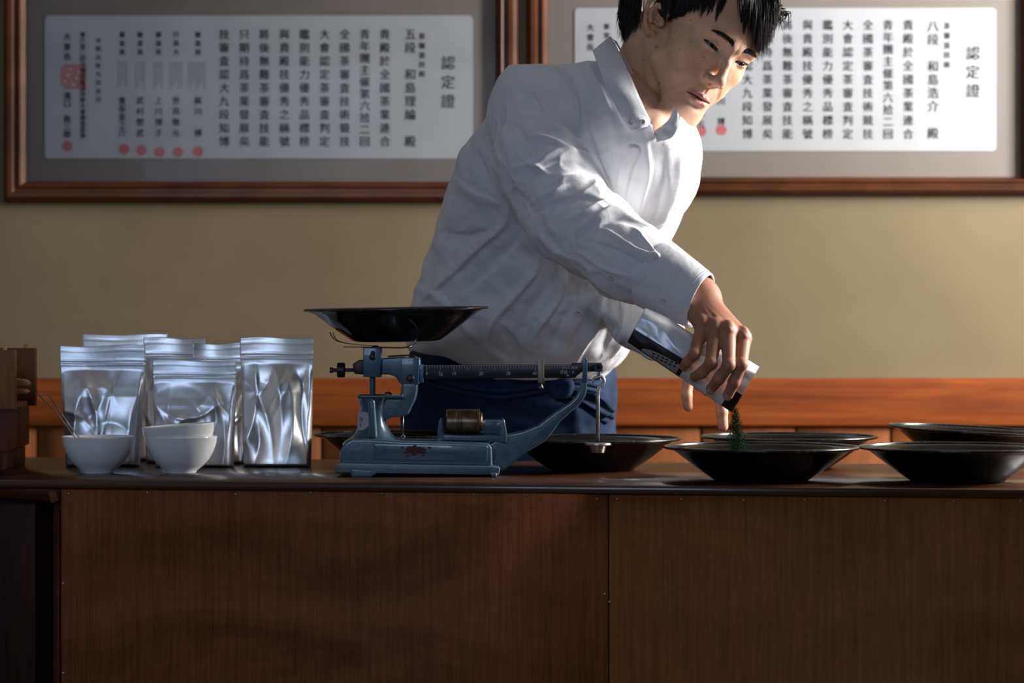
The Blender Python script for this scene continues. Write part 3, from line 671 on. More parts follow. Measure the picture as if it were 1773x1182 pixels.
def surface(f, lo, hi, h, marg=1.35, proj=2):
    lo = A3(lo); B = 8; nb = np.ceil((A3(hi)-lo)/(h*B)).astype(int); n = nb*B+1
    ii = np.stack(np.meshgrid(*[np.arange(k) for k in nb], indexing='ij'), -1).reshape(-1, 3)
    cen = lo+(ii*B+B/2)*h; dv = np.concatenate([f(cen[i:i+200000].astype(f4)) for i in range(0, len(cen), 200000)])
    val = np.ones(tuple(n), f4)
    act = np.abs(dv) < h*B*.87*marg+.002
    for (i, j, k), d in zip(ii[dv < 0], dv[dv < 0]): val[i*B:i*B+B+1, j*B:j*B+B+1, k*B:k*B+B+1] = -1
    off = np.stack(np.meshgrid(*[np.arange(B+1)]*3, indexing='ij'), -1).reshape(-1, 3)
    ia = ii[act]
    for s in range(0, len(ia), 300):
        blk = ia[s:s+300]; pts = (lo+(blk[:, None, :]*B+off[None])*h).reshape(-1, 3).astype(f4)
        r = f(pts).reshape(len(blk), B+1, B+1, B+1)
        for (i, j, k), v in zip(blk, r): val[i*B:i*B+B+1, j*B:j*B+B+1, k*B:k*B+B+1] = v
    ins = val < 0; c = np.zeros(tuple(n-1), np.int8)
    for dx in (0, 1):
        for dy in (0, 1):
            for dz in (0, 1): c += ins[dx:n[0]-1+dx, dy:n[1]-1+dy, dz:n[2]-1+dz]
    cells = np.argwhere((c > 0) & (c < 8)); idx = -np.ones(tuple(n-1), np.int64); idx[tuple(cells.T)] = np.arange(len(cells))
    acc = np.zeros((len(cells), 3)); cnt = np.zeros(len(cells)); X_ = cells
    for ax in range(3):
        o1, o2 = [q for q in range(3) if q != ax]
        for u in (0, 1):
            for v in (0, 1):
                a = X_.copy(); a[:, o1] += u; a[:, o2] += v; b = a.copy(); b[:, ax] += 1
                va, vb = val[tuple(a.T)], val[tuple(b.T)]; m = (va < 0) != (vb < 0)
                t = np.where(m, va/(np.where(m, va-vb, 1)), 0)
                p = a.astype(float); p[:, ax] += t; acc[m] += p[m]; cnt[m] += 1
    vs = (lo+(acc/cnt[:, None])*h).astype(f4)
    fs = []
    for ax in range(3):
        o1, o2 = [(1, 2), (2, 0), (0, 1)][ax]
        sl = [slice(1, n[q]-1) for q in range(3)]; sl[ax] = slice(0, n[ax]-1); s2 = list(sl); s2[ax] = slice(1, n[ax])
        A_ = ins[tuple(sl)]; B_ = ins[tuple(s2)]; e = np.argwhere(A_ != B_)
        base = e.copy(); base[:, o1] += 1; base[:, o2] += 1
        q = []
        for (u, v) in ((-1, -1), (0, -1), (0, 0), (-1, 0)):
            k = base.copy(); k[:, o1] += u; k[:, o2] += v; q.append(idx[tuple(k.T)])
        q = np.stack(q, 1); flip = B_[tuple(e.T)]; q[flip] = q[flip][:, ::-1]; fs.append(q)
    fs = np.concatenate(fs); fs = fs[(fs >= 0).all(1)]
    for _ in range(proj):
        d = f(vs); e = h*.5; g = np.stack([(f(vs+A3(np.eye(3)[q])*e)-f(vs-A3(np.eye(3)[q])*e))/(2*e) for q in range(3)], 1)
        g2 = (g*g).sum(1); vs = vs-(np.clip(d, -h*.6, h*.6)/np.maximum(g2, .2))[:, None]*g*.9
    return vs.astype(float), fs
def vnormals(vs, fs):
    a, b, c, d = (vs[fs[:, q]] for q in range(4)); fn = np.cross(c-a, d-b); n = np.zeros_like(vs)
    for q in range(4): np.add.at(n, fs[:, q], fn)
    return n/np.maximum(np.linalg.norm(n, axis=1), 1e-12)[:, None]
def px_of(vs): return np.stack([886.5+F*vs[:, 0]/vs[:, 1], 591-F*(vs[:, 2]-CAMZ)/vs[:, 1]], 1)
def poly_d(q, pts):
    """distance to a polyline and parameter along it"""
    pts = np.array([tuple(v)[:2] for v in catmull([(x, y, 0) for x, y in pts], 5)]); best = np.full(len(q), 1e9); tt = np.zeros(len(q)); side = np.zeros(len(q))
    L = np.r_[0, np.cumsum(np.linalg.norm(np.diff(pts, axis=0), axis=1))]; T = L[-1]
    for i in range(len(pts)-1):
        a, b = pts[i], pts[i+1]; ab = b-a; l2 = ab@ab+1e-9; t = np.clip(((q-a)@ab)/l2, 0, 1); v = q-a-t[:, None]*ab; d = np.hypot(v[:, 0], v[:, 1])
        m = d < best; best[m] = d[m]; tt[m] = (L[i]+t[m]*math.sqrt(l2))/T; side[m] = np.sign(ab[0]*v[m, 1]-ab[1]*v[m, 0])
    return best, tt, side
def colour(o, cols):
    at = o.data.color_attributes.new('Col', 'FLOAT_COLOR', 'POINT'); at.data.foreach_set('color', np.concatenate([cols, np.ones((len(cols), 1))], 1).astype(f4).ravel())
def reset_mesh(name, vs, fs, m, parent): return raw(name, vs, fs, m, parent, True)

# materials for the man
m_skin = mat('skin', (.5, .3, .2), .52, spec=.3, Subsurface_Weight=.12, Subsurface_Scale=.01)
m_skin.node_tree.nodes['Principled BSDF'].inputs['Subsurface Radius'].default_value = (1, .35, .2)
n, l, b = nodes(m_skin); at = n.new('ShaderNodeAttribute'); at.attribute_name = 'Col'; v = coords(m_skin)
f = noise(m_skin, v, 45, 4); setc(m_skin, mixc(m_skin, at.outputs['Color'], ramp(m_skin, f, [(.3, (.88, .84, .82)), (.7, (1.08, 1.08, 1.08))]), 1.0, 'MULTIPLY'))
f = noise(m_skin, v, 500, 2); f2 = noise(m_skin, v, 130, 4, .6, 1.0); x = bump(m_skin, f2, .22, .0010); bump(m_skin, f, .12, .0005, x)
m_shirt = mat('white_cotton', (.72, .72, .745), .85, spec=.2); v = coords(m_shirt)
m_shirt.node_tree.nodes['Principled BSDF'].inputs['Sheen Weight'].default_value = .15
f = noise(m_shirt, v, 900, 2); f2 = noise(m_shirt, v, 32, 3, .5, .3); x = bump(m_shirt, f2, .42, .005); bump(m_shirt, f, .15, .0004, x)
m_denim = mat('navy_denim', (.03, .06, .14), .85, spec=.2); v = coords(m_denim); f = noise(m_denim, v, 14, 5, .65); f2 = noise(m_denim, v, 600, 2)
setc(m_denim, ramp(m_denim, f, [(.3, (.004, .009, .024)), (.7, (.017, .037, .088))])); x = bump(m_denim, f, .3, .004); bump(m_denim, f2, .2, .0005, x)
m_hair = mat('black_hair', (.008, .006, .006), .5, spec=.32); m_button = mat('shell_button', (.6, .58, .52), .35)
m_eye = mat('dark_iris', (.012, .008, .006), .08); m_eyew = mat('shaded_eye_white', (.12, .10, .09), .3)  # eye white darkened in its base colour to stand for lid shade
m_nailp = mat('finger_nail', (.50, .27, .20), .35)

# ---------------------------------------------------------------- head frame fitted to the face
HM = np.array([[0.75219183, 0.35898713, 0.55257188], [0.55680469, -0.79471477, -0.24165465], [-0.35238613, -0.48944527, 0.79766368]])
HC = np.array((0.29092, 3.50584, 1.38372))
def tl(p): return (p-A3(HC))@A3(HM)*1000      # world -> head millimetres (his left, forward, up)
def tw(q): return HC+(np.array(q)/1000)@HM.T
def head_sdf(p):
    q = tl(p); s = q.copy(); s[:, 0] = np.abs(s[:, 0])
    E = sd_ell
    d = E(q, (0, -14, 48), (74, 93, 80))
    d = smin(d, E(q, (0, 32, 0), (60, 54, 76)), 26)                       # mid face
    d = smin(d, E(q, (0, 40, 50), (58, 46, 48)), 24)                      # forehead
    jaw = sd_cap(s, (53, 6, -50), (18, 62, -88), 13, 14); d = smin(d, jaw, 26)
    d = smin(d, E(q, (0, 68, -90), (21, 17, 16)), 16)                     # chin
    d = smin(d, E(q, (0, 52, -60), (36, 36, 36)), 20)                     # mouth mound
    d = smin(d, E(s, (44, 42, -10), (22, 26, 20)), 20)                    # cheekbone
    d = smin(d, E(s, (30, 50, -40), (22, 26, 24)), 16)
    d = smin(d, sd_cap(s, (6, 84, 32), (42, 70, 36), 7.5, 6), 14)         # brow
    d = smax(d, -E(s, (30, 96, 19), (17, 17, 11.5)), 13)                  # socket
    lid = E(s, (31, 66.5, 18), (17.5, 15, 12.5)); d = smin(d, lid, 3.5)
    d = smin(d, sd_cap(s, (19, 78, 25), (44, 70, 27), 4.2, 3.6), 5)       # fold over upper lid
    # lid opening: narrow, curved, looking down
    xx = s[:, 0]-.8; zc = 15.3+.14*(xx-18)-.010*(xx-31)**2*.45
    slit = np.maximum(np.abs(q[:, 2]-zc)-3.1*np.clip(1-((xx-31.5)/15)**2, 0, 1)**.5, np.abs(xx-31.5)-15)
    slit = np.maximum(slit, 70-q[:, 1]); d = smax(d, -slit, 1.2)
    # nose
    nose = sd_cap(q, (0, 82, 24), (0, 92, 6), 5.5, 6.2); nose = smin(nose, sd_cap(q, (0, 92, 6), (0, 101, -18), 6.2, 8.4), 5)
    nose = smin(nose, E(q, (0, 102, -21), (9, 9.5, 8)), 5)
    ala = E(s, (11.5, 89, -26.5), (8.4, 10.5, 7.2)); nose = smin(nose, ala, 8)
    nose = smin(nose, sd_cap(q, (0, 100, -27), (0, 90, -35), 3.4, 3.6), 4)
    d = smin(d, nose, 7)
    d = smax(d, -E(s, (7.4, 93.5, -33.5), (3.8, 5.6, 4)), 2.0)            # nostrils
    crease = sd_cap(s, (20, 86, -27), (30, 76, -48), 1.0, 1.0); d = d+.9*np.exp(-(crease/4.0)**2)
    # lips
    ph = np.exp(-((s[:, 0]-3.4)/2.2)**2-((q[:, 2]+45)/6)**2); d = d-.8*ph+1.0*np.exp(-(s[:, 0]/2.2)**2-((q[:, 2]+45)/6)**2)
    up = sd_cap(s, (3.5, 91, -55.5), (22, 80, -60), 3.8, 2.0); upm = E(q, (0, 91, -56.5), (6, 4.2, 3.4))
    d = smin(d, smin(up, upm, 3), 2.2)
    lo_ = sd_cap(q, (-10, 87, -66.5), (10, 87, -66.5), 5.2, 5.2); lo_ = smin(lo_, sd_cap(s, (8, 87.5, -66), (20, 80.5, -62), 4.4, 1.8), 3); d = smin(d, lo_, 2.2)
    mz = -60.2+.0025*s[:, 0]**2*-1+.9*np.exp(-(s[:, 0]/4)**2)*-1
    d = d+2.6*np.exp(-((q[:, 2]-mz)/1.3)**2)*(q[:, 1] > 70)/(1+np.exp((s[:, 0]-23)*.8))
    d = d+1.8*np.exp(-((q[:, 2]+76)/4.5)**2-(s[:, 0]/15)**2)*(q[:, 1] > 60)  # mentolabial dip
    # ear
    Mx_ = None; e0 = A3((74, -10, 6))
    sO = s; s = s+A3((0, 11, 0))
    hel = chain(s, [((74, 5, 2), 2.6), ((76, 7, 14), 3), ((80, 2, 28), 3.2), ((87, -10, 34), 3.3), ((94, -22, 28), 3.3), ((96, -27, 12), 3.2), ((93, -24, -5), 3.1), ((87, -15, -18), 3.6), ((80, -5, -26), 4.6), ((75, 0, -23), 4)], 3)
    plate = sd_cap(s, (76, -2, 14), (88, -18, 14), 4.5, 2.5); plate = smin(plate, sd_cap(s, (76, -3, -6), (86, -16, -6), 5, 2.5), 14); plate = smax(plate, -E(s, (83, -5, 3), (8, 8, 13)), 4)
    anti = chain(s, [((82, -5, 24), 2.0), ((89, -15, 16), 2.3), ((89, -17, 2), 2.5), ((84, -11, -10), 2.8)], 3)
    trag = E(s, (75, 4, -2), (4.5, 4.5, 7))
    ear = smin(smin(hel, plate, 4), smin(anti, trag, 3), 3); d = smin(d, ear, 4)
    d = smax(d, -E(s, (77, -3, 3), (6, 6, 8)), 3); s = sO
    return d/1000
def neck_sdf(p):
    d = smin(sd_cap(p, PN(1146, 70, 3.545), PN(1080, 228, 3.595), .055, .057), sd_cap(p, tw((0, -22, -34)), PN(1112, 190, 3.56), .046, .046), .03)
    scm = sd_cap(p, tw((-62, -22, -34)), PN(1128, 232, 3.50), .011, .009); d = smin(d, scm, .014)
    d = smin(d, sd_ell(p, PN(1153, 197, 3.50), (.014, .014, .018)), .02)
    return d
# ---------------------------------------------------------------- torso slices (photo row, left and right outline, depth, half thickness)
SL = [(655, 770, 1035, 3.905, .105), (638, 745, 1050, 3.90, .115), (622, 718, 1074, 3.89, .128), (600, 705, 1084, 3.88, .138), (570, 706, 1092, 3.855, .142), (540, 712, 1100, 3.83, .14), (500, 722, 1108, 3.80, .138),
      (440, 745, 1132, 3.75, .138), (380, 763, 1168, 3.69, .138), (310, 781, 1192, 3.625, .136), (260, 800, 1196, 3.59, .13), (210, 838, 1186, 3.56, .118), (170, 884, 1162, 3.55, .10),
      (140, 925, 1140, 3.545, .085), (112, 975, 1122, 3.545, .06), (95, 1015, 1100, 3.545, .038)]
_z = []; _cx = []; _hw = []; _cy = []; _b = []
for (py, L_, R__, D, hb) in SL:
    a, b_ = P(L_, py, D), P(R__, py, D); _z.append(a.z); _cx.append((a.x+b_.x)/2); _hw.append((b_.x-a.x)/2); _cy.append(D); _b.append(hb)
_zf = np.linspace(_z[0], _z[-1], 300); _k = np.exp(-(np.arange(-30, 31)/13.)**2); _k /= _k.sum()
def _sm(v): e = np.interp(_zf, _z, v); e = np.concatenate([2*e[0]-e[1:31][::-1], e, 2*e[-1]-e[-31:-1][::-1]]); return np.convolve(e, _k, 'valid')
_cx, _hw, _cy, _b = _sm(_cx), _sm(_hw), _sm(_cy), _sm(_b); _z = _zf
YAW = math.radians(42)
def torso(p, inset=0):
    z = np.clip(p[:, 2], _z[0], _z[-1]); I = lambda v: np.interp(z, _z, v)
    cx, hw, cy, hb = I(_cx), I(_hw), I(_cy), I(_b); a = np.sqrt(np.maximum(hw**2-(hb*math.sin(YAW))**2, .02**2))/math.cos(YAW)
    x, y = p[:, 0]-cx, p[:, 1]-cy; u = x*math.cos(YAW)+y*math.sin(YAW)*-1; v_ = x*math.sin(YAW)+y*math.cos(YAW)
    a, hb = a-inset, hb-inset
    k = (np.abs(u/a)**2.3+np.abs(v_/hb)**2.3)**(1/2.3); d = (k-1)*np.minimum(a, hb)*.9
    dz = np.maximum(np.maximum(_z[0]-p[:, 2], p[:, 2]-_z[-1]), 0); return np.where(dz > 0, np.hypot(np.maximum(d, 0), dz), d).astype(f4)
ARM = [(PN(926, 176, 3.545), .064), (PN(945, 285, 3.475), .073), (PN(985, 375, 3.43), .0635), (PN(1035, 410, 3.39), .0585), (PN(1085, 448, 3.345), .0545), (PN(1140, 477, 3.305), .0455)]
LARM = [(PN(1122, 285, 3.575), .060), (PN(1085, 400, 3.64), .060), (PN(1068, 500, 3.66), .056), (PN(1110, 552, 3.57), .047), (PN(1150, 585, 3.52), .042)]
def shirt_body(p):
    d = torso(p)
    d = smin(d, sd_cap(p, PN(925, 174, 3.55), PN(1060, 142, 3.56), .062, .048), .05)
    d = smin(d, sd_ell(p, PN(1118, 290, 3.53), (.066, .07, .085)), .05)
    return d
def sleeve_r(p): return chain(p, ARM, .03)
def sleeve_l(p): return chain(p, LARM, .02)
Vw = [(1128, 190), (1172, 185), (1171, 212), (1140, 234), (1110, 262), (1097, 264), (1104, 235), (1118, 214)]
def shirt_sdf(p):
    d = smin(shirt_body(p), sleeve_r(p), .022); d = smin(d, sleeve_l(p), .02)
    nk = np.minimum(np.minimum(sd_cap(p, PN(1160, 60, 3.50), PN(1131, 188, 3.49), .054, .034), sd_cap(p, PN(1176, 55, 3.57), PN(1118, 190, 3.56), .060, .060)), sd_cap(p, PN(1156, 60, 3.45), PN(1134, 190, 3.43), .050, .028)); d = smax(d, -nk, .004)
    q2 = px_of(p); ux, uy = .4137, .9104; w_ = p[:, 1]/F
    e1_ = ((1058-q2[:, 0])*uy-(62-q2[:, 1])*ux)                      # left of the collar line
    e2_ = ((q2[:, 0]-1127)*.47+(q2[:, 1]-214)*.883); e3_ = q2[:, 0]-1176
    d = smax(d, (-np.maximum(np.maximum(e1_, e2_), e3_)*w_).astype(f4), .003)
    # open neck: wedge below the collar
    vd = np.minimum(sd_cap(p, PN(1150, 200, 3.43), PN(1102, 257, 3.435), .026, .007), sd_cap(p, PN(1150, 200, 3.46), PN(1102, 257, 3.455), .026, .007)); d = smax(d, -vd, .003)
    # end of the right sleeve is cut where the cuff takes over
    ax = (PN(1214, 521, 3.262)-PN(1140, 477, 3.305)); ax /= np.linalg.norm(ax); cut = (p-A3(PN(1146, 481, 3.302)))@A3(ax); d = smax(d, cut.astype(f4), .004)
    axl = PN(1150, 585, 3.52)-PN(1110, 552, 3.57); axl /= np.linalg.norm(axl); cut = np.where(np.linalg.norm(p-A3(PN(1150, 585, 3.52)), axis=1) < .1, (p-A3(PN(1150, 585, 3.52)))@A3(axl), -1); d = smax(d, cut.astype(f4), .004)
    return d
# ---------------------------------------------------------------- hands
FING = dict(
    index=[((1287, 586, 3.213), .0120), ((1283, 631, 3.180), .0098), ((1271, 661, 3.184), .0088), ((1260.5, 683, 3.194), .0078)],
    middle=[((1261, 575, 3.206), .0120), ((1262, 632, 3.172), .0096), ((1244, 656, 3.182), .0088), ((1231, 673, 3.194), .0078)],
    ring=[((1239, 572, 3.210), .0118), ((1231, 629, 3.175), .0093), ((1216, 645, 3.186), .0086), ((1203, 652, 3.197), .0076)],
    little=[((1217, 567, 3.218), .0112), ((1202, 613, 3.186), .0085), ((1190, 627, 3.194), .0078), ((1184, 634, 3.203), .0070)],
    thumb=[((1244, 560, 3.262), .0150), ((1258, 600, 3.273), .0115), ((1248, 632, 3.270), .0105), ((1236, 655, 3.264), .0095)])
def hand_r(p):
    w0 = PN(1205, 508, 3.272); w1 = PN(1216, 532, 3.258)
    d = chain(p, [(PN(1035, 410, 3.39), .040), (PN(1110, 455, 3.335), .034), (w0, .0265)], .02)
    dw = smin(sd_cap(p, PN(1202, 508, 3.275), PN(1222, 518, 3.268), .0235), sd_cap(p, w0, w1, .0235, .022), .012); d = smin(d, dw, .015)
    for nm, mc in (('index', 1), ('middle', 1), ('ring', 1), ('little', 1)):
        kn = PN(*FING[nm][0][0]); s = {'index': (1228, 528), 'middle': (1219, 528), 'ring': (1210, 528), 'little': (1201, 530)}[nm]
        st_ = PN(s[0], s[1], 3.255); d = smin(d, sd_cap(p, st_, kn, .0165, .0116), .011)
    tn = None
    for nm in ('index', 'middle', 'ring', 'little'):                       # extensor tendons
        kn = PN(*FING[nm][0][0]); s = {'index': (1224, 530), 'middle': (1219, 530), 'ring': (1214, 530), 'little': (1208, 532)}[nm]
        t_ = sd_cap(p, PN(s[0], s[1], 3.2335), kn+np.array([0, -.0118, .004]), .0020, .0026); d = smin(d, t_, .0040)
    d = smin(d, chain(p, [(PN(*a), r) for a, r in FING['thumb']], .006), .012)
    for nm in ('index', 'middle', 'ring', 'little'):
        fg = [(PN(*a), r*(.95, .92, .93, .97)[i_]) for i_, (a, r) in enumerate(FING[nm])]; e = chain(p, fg, .004)
        for i in (1, 2): e = smin(e, sd_ell(p, fg[i][0]+np.array([0, -.0010, .0]), np.array((1.0, 1.0, 1.05))*fg[i][1]*.98), .002)
        e = smin(e, sd_ell(p, fg[0][0]+np.array([0, -.0012, .003]), (.0100, .0112, .015)), .004)
        d = smin(d, e, .0042)
    return d
LF = [[((1196, 628, 3.515), .0105), ((1191, 660, 3.50), .0088), ((1189, 684, 3.497), .0082), ((1191.5, 704, 3.497), .0074)],
      [((1236, 640, 3.525), .0115), ((1246, 685, 3.505), .0095), ((1250, 712, 3.503), .0088), ((1252, 738, 3.502), .0080)],
      [((1222, 636, 3.525), .011), ((1232, 668, 3.53), .0090), ((1226, 676, 3.55), .0085), ((1216, 670, 3.56), .0078)],
      [((1210, 632, 3.525), .011), ((1214, 660, 3.53), .0088), ((1210, 666, 3.55), .0084), ((1203, 660, 3.56), .0076)],
      [((1246, 630, 3.53), .012), ((1262, 650, 3.53), .0095), ((1266, 668, 3.53), .0088), ((1262, 680, 3.53), .0078)]]
def hand_l(p):
    d = chain(p, [(PN(1068, 500, 3.66), .038), (PN(1130, 565, 3.55), .030), (PN(1175, 597, 3.525), .024)], .02)
    d = smin(d, sd_cap(p, PN(1180, 600, 3.53), PN(1228, 630, 3.53), .020, .019), .015)
    for fg in LF: d = smin(d, chain(p, [(PN(*a), r) for a, r in fg], .004), .006)
    return d
def inner_body(p):
    d = torso(p, .024)
    d = smin(d, sd_cap(p, PN(935, 188, 3.56), PN(1060, 165, 3.57), .040, .03), .03)
    d = smin(d, chain(p, [(a, r-.028) for a, r in ARM], .02), .02); d = smin(d, chain(p, [(a, r-.026) for a, r in LARM], .02), .02)
    for sx in (-1, 1):
        hx = -.01+sx*.085; d = smin(d, chain(p, [(A3((hx, 3.93, .86)), .085), (A3((hx+sx*.02, 3.95, .48)), .055), (A3((hx+sx*.03, 3.97, .09)), .038)], .03), .03)
        d = smin(d, sd_cap(p, A3((hx+sx*.03, 3.97, .045)), A3((hx+sx*.045, 3.84, .035)), .038, .032), .02)
    return d
# ---------------------------------------------------------------- the man: one body mesh, clothing and hair as children
man = thing('person', 'man in a white button-up shirt leaning over the counter, pouring tea from a pouch', 'person', (-.02, 3.95, 0))
def bounds(pts, pad): a = np.array(pts); return a.min(0)-pad, a.max(0)+pad
def up_sdf(p): return smin(head_sdf(p), neck_sdf(p), .012)
def chest_up(p): return smin(up_sdf(p), smax(torso(p, .010), (p[:, 2]-PN(0, 190, 3.5)[2]).astype(f4), .02), .03)
V1, F1 = surface(chest_up, HC+np.array([-.17, -.13, -.215]), HC+np.array([.175, .20, .135]), .0015)
V2, F2 = surface(hand_r, PN(1140, 440, 3.30)*0+np.array([P(1120, 0, 3.3).x, 3.155, P(0, 705, 3.2).z]), np.array([P(1312, 0, 3.2).x, 3.36, P(0, 440, 3.3).z]), .0011)
V3, F3 = surface(hand_l, np.array([P(1120, 0, 3.5).x, 3.46, P(0, 760, 3.5).z]), np.array([P(1285, 0, 3.5).x, 3.60, P(0, 560, 3.5).z]), .0018)
V4, F4 = surface(inner_body, (-.32, 3.3, .0), (.36, 4.12, 1.36), .010, proj=1)
# skin colours: lips, ears, brows-free base, moles and nails
SK = np.array((.70, .42, .29)); def_ = lambda V_: np.tile(SK, (len(V_), 1))
C1 = def_(V1); q = tl(V1.astype(f4)); s = np.abs(q[:, 0])
def blend(C_, m_, col): return C_*(1-m_[:, None])+np.array(col)*m_[:, None]
red = np.exp(-((s-40)/22)**2-((q[:, 2]+18)/22)**2)*(q[:, 1] > 30)*.35; C1 = blend(C1, red, (.50, .23, .15))
C1 = blend(C1, np.clip(1-np.abs(s-80)/14, 0, 1)*.5*(q[:, 1] < 12)*(q[:, 2] > -34), (.55, .22, .15))
upz = -51.8-.012*s*s*.6+1.0*(1-np.exp(-(s/3)**2)); lowz = -73.5+.022*s*s
lip = (1/(1+np.exp((q[:, 2]-upz-.3)*1.6)))*(1/(1+np.exp(-(q[:, 2]-lowz)*1.6)))*(1/(1+np.exp((s-23.5)*.9)))*(q[:, 1] > 72)
C1 = blend(C1, lip*.8, (.58, .24, .21))
C1 = blend(C1, np.exp(-((q[:, 2]+60.2+.0025*s*s)/1.5)**2)*(s < 24)*(q[:, 1] > 74)*.8, (.13, .04, .035)); C1 = blend(C1, lip*(q[:, 2] > -60.5)*.35, (.30, .10, .09))  # dark mouth line: shade of the crease between the lips put into the colour
C1 = blend(C1, np.exp(-((s-5)/10)**2-((q[:, 2]+24)/9)**2)*(q[:, 1] > 88)*.4, (.55, .24, .17))
shade_beard = np.exp(-((q[:, 2]+80)/24)**2)*(q[:, 1] > 25)*.30*(1-lip); C1 = blend(C1, shade_beard, (.38, .24, .17))
pq = px_of(V1)
for (x, y, r) in ((1137, 81, 2.6), (1141, 144, 2.0), (1196, 73, 1.4), (1219, 99, 1.7), (1174, 121, 1.3), (1196, 35, 1.5), (1177, 85, 1.3), (1114, 104, 1.2)):
    m_ = np.exp(-((np.hypot(pq[:, 0]-x, pq[:, 1]-y)/r)**2))*(V1[:, 1] < 3.5); C1 = blend(C1, m_*.7, (.10, .045, .03))
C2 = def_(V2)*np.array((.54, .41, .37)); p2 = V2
for nm in ('index', 'middle', 'ring', 'little'):
    for i in (0, 1, 2):
        c_ = PN(*FING[nm][i][0])+np.array([0, -.008, 0]); C2 = blend(C2, np.exp(-(np.linalg.norm(p2-c_, axis=1)/.008)**2)*.5, (.52, .21, .15))
C3 = def_(V3)*np.array((1.1, .95, .95)); C4 = def_(V4)
for fg in LF[:2]: C3 = blend(C3, np.exp(-(np.linalg.norm(V3-PN(*fg[3][0]), axis=1)/.012)**2)*.6, (.62, .24, .19))
vv = [V1, V2, V3, V4]; ff = []; k = 0
for a, b_ in zip(vv, (F1, F2, F3, F4)): ff.append(b_+k); k += len(a)
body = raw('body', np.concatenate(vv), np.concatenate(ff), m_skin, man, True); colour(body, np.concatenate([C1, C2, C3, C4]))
# nails
for nm, up_, fwd in (('index', (-.42, -.80, .35), None), ('middle', (-.45, -.80, .25), None)):
    a, b_ = PN(*FING[nm][2][0]), PN(*FING[nm][3][0]); ax = (b_-a)/np.linalg.norm(b_-a); nrm = np.array((-.1, -1, -.35)); nrm -= ax*(nrm@ax); nrm /= np.linalg.norm(nrm); sd = np.cross(ax, nrm)
    c_ = b_+ax*.0012; g = G(); vs = []; fs = []
    for i in range(9):
        for j in range(9):
            u, v_ = (i/8-.5)*2, (j/8-.5)*2; hw = .0050*(1-.08*v_*v_); le = .0050
            uu = u*hw; vvv = v_*le*(math.sqrt(max(0, 1-.35*u*u)))
            hgt = math.sqrt(max(.0076**2-uu*uu, 0))-.0076+.0081-(.0011*v_*v_ if v_ > 0 else 0)
            vs.append(tuple(c_+sd*uu+ax*vvv+nrm*hgt))
    for i in range(8):
        for j in range(8): a_ = i*9+j; fs.append((a_, a_+9, a_+10, a_+1))
    g.add(vs, fs); g.make('finger_nail', m_nailp, man, smooth=True)

# ---------------------------------------------------------------- shirt
VS, FS = surface(shirt_sdf, (-.22, 3.24, .855), (.36, 4.06, 1.345), .0026)
pv = VS.astype(f4); dS, dT = sleeve_r(pv), np.minimum(shirt_body(pv), sleeve_l(pv)); isS = dS < dT-.004
nn = vnormals(VS, FS); pq = px_of(VS); face = np.clip(-nn[:, 1]*2+.25, 0, 1)
Z4 = lambda pts: [(700+x/2.004, 50+y/2.004) for x, y in pts]
folds_S = [ # (outline in crop coordinates, width px, height mm)
    ([(420, 300), (470, 315), (530, 340), (585, 375)], 9, 5), ([(425, 375), (480, 372), (545, 395), (600, 430)], 8, 4.5), ([(350, 330), (400, 350), (430, 420)], 14, -4),
    ([(440, 490), (490, 440), (550, 415), (600, 420)], 8, 6), ([(450, 520), (520, 470), (600, 460), (640, 480)], 7, -5), ([(500, 545), (560, 520), (640, 520), (680, 560)], 8, 6),
    ([(440, 600), (500, 575), (560, 545)], 7, 5), ([(450, 640), (540, 600), (620, 585), (690, 600)], 9, -4), ([(560, 660), (620, 640), (680, 600), (720, 590)], 8, 5),
    ([(600, 700), (660, 660), (720, 625), (790, 640)], 9, 6), ([(660, 720), (700, 670), (760, 650), (830, 680)], 7, -5), ([(690, 690), (740, 720), (800, 760), (880, 790)], 8, 5.5),
    ([(640, 740), (720, 760), (800, 800), (870, 830)], 8, -4), ([(600, 770), (640, 790), (700, 830), (800, 860)], 7, 4), ([(340, 420), (350, 500), (400, 580), (470, 660)], 16, -4),
    ([(300, 300), (310, 400), (340, 480)], 12, 4), ([(400, 180), (440, 220), (480, 290)], 9, 4), ([(460, 130), (520, 180), (560, 260), (590, 330)], 8, -5),
    ([(470, 700), (520, 760), (580, 800)], 9, 4), ([(800, 690), (840, 740), (885, 790)], 6, 4.5), ([(380, 480), (440, 470), (500, 500)], 8, 4), ([(520, 600), (500, 660), (540, 720)], 9, 4)]
